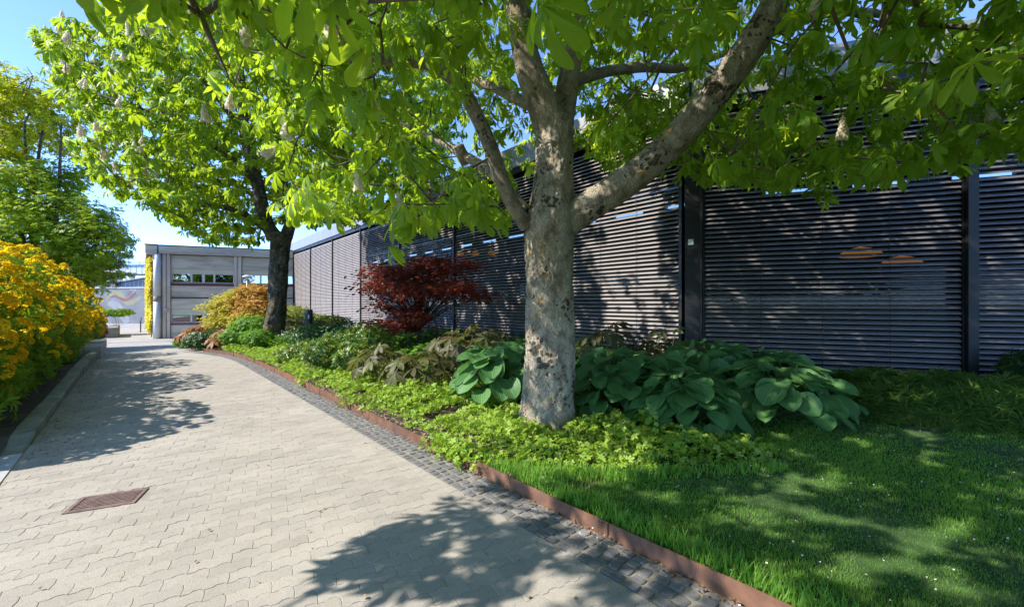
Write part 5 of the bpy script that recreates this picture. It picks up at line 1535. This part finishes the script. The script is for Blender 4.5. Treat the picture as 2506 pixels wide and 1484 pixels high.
shrub('leafy_shrub', 'bright green leafy shrub just left of the far chestnut trunk', 'shrub', gp(620, 16.0), [lmp(625, 800, 15.8, .9, .45), lmp(590, 822, 15.4, .7, .35), lmp(640, 825, 14.6, .7, .3)], 3000, .085, LOBED, M_FRESH, GS, shell=.5)
shrub('leafy_shrub', 'dark green shrub at the bed tip in front of russet leaves', 'shrub', gp(520, 16.6), [lmp(510, 832, 16.6, .8, .4), lmp(480, 845, 17.2, .5, .25)], 2200, .09, LOBED, M_DEEP, GS, shell=.5)
shrub('heather_mound', 'small green mound of leaves at the farthest corner of the bed', 'shrub', gp(462, 18.4), [lmp(462, 838, 18.4, .55, .4)], 900, .09, LOBED, M_FRESH, GS, shell=.5)
# shade planting on the right
GJ = 'low spreading conifers below the right louvres'
for (px, Y, w, lb) in ((2120, 6.9, .75, 'low feathery green conifer right of the last hosta'), (2290, 6.75, .8, 'low feathery green conifer in front of the pale plinth'), (2450, 6.2, .8, 'low feathery green conifer at the right edge of the picture'), (2210, 6.1, .7, 'low feathery green plant mat between lawn and plinth'), (2380, 5.7, .7, 'low feathery green plant mat at the back edge of the lawn'), (2150, 5.55, .6, 'small leafy green tuft at the lawn edge beside the last hosta'), (2300, 5.25, .62, 'small leafy green tuft at the lawn edge in the middle of the strip'), (2455, 5.05, .62, 'small leafy green tuft at the lawn edge near the right picture edge')):
    c = gp(px, Y)
    shrub('low_conifer', lb, 'shrub', c, [(c+Vector((-.35*w, 0, .12)), (.55*w, .45*w, .22)), (c+Vector((.35*w, .1, .12)), (.6*w, .45*w, .24)), (c+Vector((0, -.2, .08)), (.6*w, .4*w, .18))], 1000, .15, SPRAY, M_FERN, GJ, up=.3, shell=.45, zmin=.0, nst=6)
c = gp(2545, 6.6)
shrub('dark_bush', 'dark blue-green bush cut by the right picture edge beside the plinth', 'shrub', c, [(c+Vector((0, 0, .3)), (.45, .45, .42))], 900, .13, SPRAY, M_DEEP, GS, shell=.5)

# ------------------------------------------------------------------ azaleas on the left
def truss_mesh(seed):
    rr = np.random.default_rng(seed); V, F, b = [], [], 0
    for k in range(11):
        d = unit(rr.normal(size=3)+np.array([0, 0, .8])); d[2] = abs(d[2])*.9+.05; d = unit(d)
        c = d*.045; u = unit(np.cross(d, rr.normal(size=3))); w = np.cross(d, u); s = .036*rr.uniform(.8, 1.2); r0 = rr.uniform(0, 6.28)
        for q in range(5):
            a = r0+q*2*math.pi/5
            e = u*math.cos(a)+w*math.sin(a); f = -u*math.sin(a)+w*math.cos(a)
            V += [c, c+e*s*.62-f*s*.30+d*s*.55, c+e*s*1.15+d*s*.28, c+e*s*.62+f*s*.30+d*s*.55]; F += [(b, b+1, b+2), (b, b+2, b+3)]; b += 4
    return npmesh('flower_truss', V, F, M_AZF)
TRUSS = [truss_mesh(i) for i in range(4)]
def azalea(label, s, n, rs, rn, h, ntr, nleaf, lowfl=.25):
    z0 = float(zpath(s))+.12; c = sn(s, n, z0)
    t = thing('azalea_bush', label, 'shrub', c, 'yellow azaleas along the left kerb')
    base = [(sn(s, n, z0+h*.50), (rn, rs, h*.52)), (sn(s-rs*.5, n+.15, z0+h*.40), (rn*.8, rs*.6, h*.42)), (sn(s+rs*.5, n+.1, z0+h*.42), (rn*.8, rs*.6, h*.44)), (sn(s+rs*.2, n-.2, z0+h*.68), (rn*.6, rs*.5, h*.34)), (sn(s-rs*.45, -1.75, z0+.42), (.62, rs*.55, .55)), (sn(s+rs*.45, -1.75, z0+.42), (.62, rs*.55, .55))]
    # radii given across/along the path: turn into that frame
    def pts(N, shell):
        P, d, pick = lump_points([((0, 0, 0), b[1]) for b in base], N, shell)
        C = np.array([b[0][:] for b in base])[pick]
        q = np.stack([P[:, 0]*ND[0]+P[:, 1]*PD[0], P[:, 0]*ND[1]+P[:, 1]*PD[1], P[:, 2]], 1)
        dd = np.stack([d[:, 0]*ND[0]+d[:, 1]*PD[0], d[:, 0]*ND[1]+d[:, 1]*PD[1], d[:, 2]], 1)
        return C+q, dd
    P, d = pts(nleaf, .45); ok = P[:, 2] > z0+.03; P, d = P[ok], d[ok]
    ok = (to_sn(P[:, 0], P[:, 1])[1] < -1.0); P, d = P[ok], d[ok]
    leaf_field('foliage', P, frames(unit(d+np.array([0, 0, .5])+rdir(len(P))*.4), d+rdir(len(P))*.5), .15*RNG.uniform(.6, 1.2, len(P)), RNG.integers(0, 3, len(P)), ROS, M_AZL, t)
    P, d = pts(ntr*7, .94); P = P+d*.03
    hh = (P[:, 2]-z0)/h; sunf = d @ np.array([-SUNV.x, -SUNV.y, -SUNV.z])
    tocam = unit(np.array([0, 0, EYE])-P); vis = np.sum(d*tocam, 1)
    ok = (hh > .12) & (vis > -.25) & (RNG.random(len(P)) < np.clip(lowfl*.6+(hh-.34)*3.0, .13, .97)) & (to_sn(P[:, 0], P[:, 1])[1] < -.95)
    P, d = P[ok], d[ok]
    K = thin(P, .118, int(ntr*1.5))
    dist = np.linalg.norm(K-np.array([0, 0, EYE]), axis=1); K = K[np.argsort(dist)]
    if len(K) > 300:
        idx = [int(np.argmin(np.sum((P-q)**2, 1))) for q in K[300:]]; zz = unit(d[idx]+np.array([0, 0, .45])); tv = np.array([v.co[:] for v in TRUSS[0].vertices]); tf = np.array([p.vertices[:] for p in TRUSS[0].polygons])
        V, F, u, r = scatter(tv, tf, K[300:], frames(zz, rdir(len(zz))), RNG.uniform(.9, 1.35, len(zz))); tag(link('flower_mass', npmesh('flower_mass', V, F, M_AZF, None, r), None, t), kind='stuff')
    for q in K[:300]:
        j = int(np.argmin(np.sum((P-q)**2, 1))); z = Vector(d[j])+Vector((0, 0, .45)); z.normalize()
        m = Matrix.Translation(Vector(q)) @ z.to_track_quat('Z', 'Y').to_matrix().to_4x4() @ Matrix.Rotation(random.uniform(0, 6.28), 4, 'Z') @ Matrix.Scale(random.uniform(.95, 1.55), 4)
        link('flower_truss', random.choice(TRUSS), None, t, m)
    stems('stems', sn(s, n, z0), [Vector(b[0])+Vector((random.uniform(-.6, .6), random.uniform(-.6, .6), random.uniform(-.3, .3))) for b in base for _ in range(8)], M_TWIG, t, .022, .25)
azalea('nearest yellow azalea, cut by the left picture edge, with low orange-yellow trusses', 9.2, -2.6, 2.0, 1.55, 2.35, 300, 4600, .30)
azalea('second yellow azalea from the left edge, thick with flowers on top', 12.6, -2.7, 2.0, 1.75, 2.75, 300, 4600, .45)
azalea('third yellow azalea from the left edge, in the middle of the row', 16.4, -2.75, 2.1, 1.8, 2.75, 300, 4200, .5)
azalea('fourth yellow azalea, before the far end of the row', 20.6, -2.75, 2.2, 1.75, 2.7, 300, 3600, .5)
azalea('farthest yellow azalea, at the right end of the row near the red flowers', 24.8, -2.4, 2.0, 1.45, 2.3, 280, 3000, .5)
c = sn(30.5, -1.7, float(zpath(30.5))+.05)
rf = shrub('red_rhododendron', 'small bush with bright red flowers past the end of the yellow azaleas', 'shrub', c, [(c+Vector((0, 0, .85)), (.55, .55, .75))], 500, .13, ROS, M_DEEP)
P, d, _ = lump_points([(c+Vector((0, 0, .85)), (.57, .57, .78))], 260, .95)
leaf_field('red_blooms', P, frames(unit(d), rdir(len(P))), .13*RNG.uniform(.7, 1.2, len(P)), RNG.integers(0, 3, len(P)), LOBED, M_REDF, rf)
c = at(289, 760, 35); c.z = float(zpath(42))
shrub('flat_topped_shrub', 'flat topped olive green shrub in front of the mural wall', 'shrub', c, [(Vector((c.x, c.y, EYE-.75)), (1.1, 1.0, .33)), (Vector((c.x-.9, c.y, EYE-.75)), (.9, .9, .3))], 1500, .14, TRI, M_AZL, None, shell=.4)
pl = at(291, 800, 34); pl.z = float(zpath(40))
mb = MB(); mb.box(pl, (PD[0], PD[1], 0), (-ND[0], -ND[1], 0), Zv, -2.5, 2.5, 0, 1.2, -.1, .75)
plo = bevel(rebase(mb.build('stone_planter', M_KERB), pl), .02); tag(plo, 'low grey stone planter below the flat topped shrub', 'planter')

# ------------------------------------------------------------------ field maple and pine behind the azaleas
mc = Vector((-23.0, 20.2, -.45))
fm = thing('field_maple', 'tall yellow-green tree behind the azaleas at the left picture edge', 'tree', mc)
mlimbs = [([mc-Vector((0, 0, .3)), mc+Vector((.1, 0, 1.5)), mc+Vector((.3, -.1, 3.0))], [.34, .27, .24])]
J = mc+Vector((.3, -.1, 3.0))
for q in ((150, 560, 19.5), (230, 600, 19.0), (60, 300, 20), (110, 270, 20.3), (150, 300, 19.6), (20, 450, 19), (90, 480, 20.5), (-60, 380, 20), (200, 520, 20)):
    e = at(*q); m = J.lerp(e, .5)+Vector((random.uniform(-.3, .3), random.uniform(-.3, .3), -.1*(e-J).length*.5)); mlimbs.append(([J-Vector((0, 0, .2)), m, e], [.15, .085, .03]))
MNODES = []
for i, (P_, R_) in enumerate(mlimbs):
    _, pts, _ = limb('trunk' if i == 0 else 'limb', P_, R_, M_BARK_DARK, fm, 10, .06, .25, 80+i); MNODES += [np.array(p) for p in pts[1 if i else -2:]]
MNODES = np.array(MNODES)
upper = [lmp(20, 215, 20, 1.7, 1.0), lmp(90, 250, 20.2, 1.6, .8), lmp(135, 285, 19.8, 1.0, .7), lmp(-60, 230, 20.5, 2.0, 1.6), lmp(20, 290, 21, 1.8, .9), lmp(5, 340, 19.5, 1.2, .8), lmp(150, 330, 20.2, .8, .8), lmp(60, 330, 21.5, 1.6, .6), lmp(10, 385, 20.5, 1.1, .7), lmp(160, 370, 20.6, .6, .5), lmp(75, 380, 21.5, .8, .4)]
lower = [lmp(60, 470, 19.8, 2.3, 1.2), lmp(150, 530, 19.6, 2.2, 1.3), lmp(210, 590, 19.2, 1.7, 1.2), lmp(90, 580, 19.0, 2.4, 1.5), lmp(-20, 490, 19.5, 2.6, 2.0), lmp(245, 570, 20, 1.1, .9), lmp(210, 650, 19.5, 1.6, .8), lmp(125, 450, 20.5, 1.7, .9), lmp(30, 620, 19.5, 2.4, 1.4), lmp(-40, 400, 20.5, 1.8, 1.2), lmp(120, 640, 19.2, 2.2, 1.2), lmp(170, 430, 20.4, .9, .7), lmp(100, 690, 19.6, 2.2, 1.3)]
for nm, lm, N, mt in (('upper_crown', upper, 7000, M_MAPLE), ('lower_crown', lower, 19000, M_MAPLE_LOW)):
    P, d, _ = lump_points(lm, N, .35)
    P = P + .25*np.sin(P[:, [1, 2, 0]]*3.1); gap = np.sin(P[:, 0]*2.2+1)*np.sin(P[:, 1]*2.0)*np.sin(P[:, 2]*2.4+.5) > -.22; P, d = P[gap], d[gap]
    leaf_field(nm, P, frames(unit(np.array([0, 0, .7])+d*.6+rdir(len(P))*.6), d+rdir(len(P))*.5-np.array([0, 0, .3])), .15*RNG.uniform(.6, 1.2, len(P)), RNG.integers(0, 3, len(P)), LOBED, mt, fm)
    C = thin(P[RNG.permutation(len(P))], .55, 260)
    NP, NPAR, _t = grow_twigs(MNODES, C, 9, .7, .07, .08); twig_part('twigs', NP, NPAR, len(MNODES), M_TWIG, fm, .010, .45, 4, .07)
pc = at(205, 740, 27); pc.z = -.7
pn = thing('pine_tree', 'dark pine partly hidden behind the field maple', 'tree', pc)
limb('trunk', [pc-Zv*.2, pc+Zv*2.4+Vector((.3, 0, 0)), at(262, 560, 27)], [.2, .14, .05], M_BARK_DARK, pn, 10, .06, .4, 99)
NEED = ros_kite(18, .035, 35, 8, .1)
plm = [lmp(270, 560, 27, .9, .35), lmp(280, 590, 26.8, .9, .4), lmp(290, 625, 26.6, .75, .3), lmp(275, 645, 26.7, .9, .3), lmp(285, 675, 26.5, .8, .25), lmp(262, 530, 27.2, .6, .5), lmp(255, 600, 27, .9, .8), lmp(262, 690, 26.6, .8, .3)]
P, d, _ = lump_points(plm, 900, .3)
leaf_field('needles', P, frames(unit(d*.7+np.array([0, 0, .6])+rdir(len(P))*.4), rdir(len(P))), .26*RNG.uniform(.7, 1.2, len(P)), np.zeros(len(P), int), [NEED], M_PINE, pn)
stems('branches', pc+Zv*3.2, [q[0] for q in plm for _ in range(2)], M_BARK_DARK, pn, .05, .1)

# ------------------------------------------------------------------ yellow creeper on the flank of the concrete building
ivy = thing('yellow_creeper', 'bright yellow creeper covering the flank of the concrete building', 'climbing plant', K0+KVN*.05+KV*.5)
N = 9000; a = RNG.uniform(.25, 14, N)**1.0; h = RNG.uniform(.0, 6.25, N)
hl = .25+.35*np.abs(np.sin(a*1.3)); hi_ = 6.2-.25*np.abs(np.sin(a*2.1)); ok = (h > hl) & (h < hi_); a, h = a[ok], h[ok]
o = .05+.28*RNG.random(len(a))*(.5+.5*np.sin(h*2.2+a))
P = np.array(K0[:])+np.outer(a, KV[:])+np.outer(o, KVN[:])+np.outer(h, (0, 0, 1))
leaf_field('foliage', P, frames(unit(np.array(KVN[:])+np.array([0, 0, .5])+rdir(len(P))*.6), rdir(len(P))-np.array([0, 0, .6])), .19*RNG.uniform(.6, 1.2, len(P)), RNG.integers(0, 3, len(P)), LOBED, M_IVY, ivy)
stems('stems', K0+KVN*.03+KV*2, [K0+KVN*.04+KV*q+Zv*z for q, z in ((.6, 5.8), (1.5, 6), (3, 5.9), (5, 6), (7, 5.5))], M_TWIG, ivy, .03, .0)

# ================================================================== GRASS, LITTER, PETALS
def blade(h, w, bend):
    return (np.array([(-w, 0, 0), (w, 0, 0), (w*.6, bend*.35, h*.55), (-w*.6, bend*.35, h*.55), (0, bend, h)]), np.array([(0, 1, 2), (0, 2, 3), (3, 2, 4)]), np.array([(-1, 0), (1, 0), (1, .5), (-1, .5), (0, 1)], float))
BL = [blade(1, .045, .25), blade(1, .05, .55), blade(1, .04, .05)]
N = 290000
yy = 1.2+6.1*RNG.random(N)**1.35; xx = -.2*yy+RNG.random(N)**1.15*(1.52*yy+1.6)
s, n = to_sn(xx, yy)
qq = np.maximum(0, 3.25-s); loc_ = 2.515+.4*qq+.32*qq*qq; ok = (n > n_steel(0)+.03) & (s < 3.2+.25*np.sin(n*5)) & ~((n < 4.9) & (n > loc_+.12))
# stop at the hostas and the conifers
px, py = proj(xx, yy, .08); ok &= ~((py < 1062+18*np.sin(px*.02)) & (px > 2060)) & ~((py < 1000) & (px > 1750)) & ~((px < 1750) & (py < 1090))
ok |= False
xx, yy, s, n = xx[ok], yy[ok], s[ok], n[ok]
qq = np.maximum(0, 3.25-s); edge_d = np.minimum(np.abs(n-(2.515+.4*qq+.32*qq*qq)), np.abs(n-n_steel(0)))
hgt = np.where((edge_d < .22) & (n < 4.6) & (RNG.random(len(xx)) < .35), RNG.uniform(.05, .13, len(xx)), RNG.uniform(.018, .036, len(xx))*(1+.2*np.sin(xx*6.3+1)*np.sin(yy*7.1)))
P = np.stack([xx, yy, zbed(xx, yy)+.004], 1)
up = unit(np.array([0, 0, 1.0])+rdir(len(P))*.45); 
az = rdir(len(P)); az[:, 2] = 0
Rm = frames(az, up)                                       # blade y..: build basis with z up
Rm = np.stack([Rm[:, :, 0], Rm[:, :, 2], Rm[:, :, 1]], -1)
wsc = np.clip(yy/3.2, .8, 1.6)
S3 = np.stack([np.minimum(hgt, .06)*1.9*wsc, hgt, hgt], 1)
Vs, Fs, Us, Rs, b = [], [], [], [], 0; ti = RNG.integers(0, 3, len(P))
rn = np.clip(RNG.random(len(P))*.8+.25*(np.sin(xx*2.1)*np.sin(yy*2.7))+np.where((n < 3.7) & (s > .9), .35*RNG.random(len(P)), 0), 0, .999)
for k, (T, Fc, U) in enumerate(BL):
    q = ti == k; V, F, u, r = scatter(T, Fc, P[q], Rm[q], S3[q], U, rn[q]); Vs.append(V); Fs.append(F+b); Us.append(u); Rs.append(r); b += len(V)
tag(link('grass', npmesh('grass', np.concatenate(Vs), np.concatenate(Fs), M_GRASS, np.concatenate(Us), np.concatenate(Rs))), 'short mown lawn grass in dappled shade', 'grass', kind='stuff')

PET = [(np.array([(0, 0, 0), (-.5, .5, .15), (0, 1, .05), (.5, .5, .2)]), np.array([(0, 2, 1), (0, 3, 2)]), np.zeros((4, 2)))]
N = 330; yy = 2.0+3.6*RNG.random(N); xx = RNG.uniform(.15, 1.25, N)*yy; s, n = to_sn(xx, yy); ok = (n > 2.2) & (s < 2.6); xx, yy, n = xx[ok], yy[ok], n[ok]
P = np.stack([xx, yy, np.where(n > 2.5, zbed(xx, yy)+.035, .016)], 1)
V, F, u, r = scatter(*PET[0][:2], P, frames(unit(np.array([0, 0, 1.0])+rdir(len(P))*.5), rdir(len(P))), RNG.uniform(.006, .017, len(P)), None)
tag(link('fallen_petals', npmesh('fallen_petals', V, F, M_PETAL, None, r)), 'scattered white blossom petals on the shaded lawn', 'petals', kind='stuff')
# dry litter along the left kerb and the steel edging
def litter(name, label, s0, s1, f, N, smin, smax):
    s = RNG.uniform(s0, s1, N); n = f(s, N); x = PD[0]*s+ND[0]*n; y = PD[1]*s+ND[1]*n
    P = np.stack([x, y, zpath(s)+.008+.004*RNG.random(N)], 1)
    V, F, u, r = scatter(*PET[0][:2], P, frames(unit(np.array([0, 0, 1.0])+rdir(N)*.45), rdir(N)), RNG.uniform(smin, smax, N), None)
    tag(link(name, npmesh(name, V, F, M_DRY, None, r)), label, 'leaf litter', kind='stuff')
litter('leaf_litter', 'brown dry leaf litter gathered along the left kerb', 6.6, 17, lambda s, N: -.9+np.abs(RNG.normal(size=N))*.28, 1700, .008, .028)
litter('seed_litter', 'rust brown bud scales lying along the foot of the steel edging', .8, 9, lambda s, N: np.array([n_steel(a) for a in s])-.012-np.abs(RNG.normal(size=N))*.05, 900, .008, .022)
litter('path_litter', 'few dry leaves and bits scattered over the paving', 1.0, 14, lambda s, N: RNG.uniform(-.8, 2.1, N), 190, .008, .03)
s = RNG.uniform(2.4, 12, 2600); n = np.array([n_steel(a) for a in s])+.02+np.abs(RNG.normal(size=2600))*.22; x = PD[0]*s+ND[0]*n; y = PD[1]*s+ND[1]*n
V, F, u, r = scatter(*PET[0][:2], np.stack([x, y, zbed(x, y)+.012+.01*RNG.random(2600)], 1), frames(unit(np.array([0, 0, 1.0])+rdir(2600)*.6), rdir(2600)), RNG.uniform(.01, .035, 2600), None)
tag(link('wood_chips', npmesh('wood_chips', V, F, surf('chip_brown', (.30, .22, .15), .9, nscale=25, namp=.5), None, r)), 'pale brown wood chips and husks behind the steel edging', 'mulch', kind='stuff')
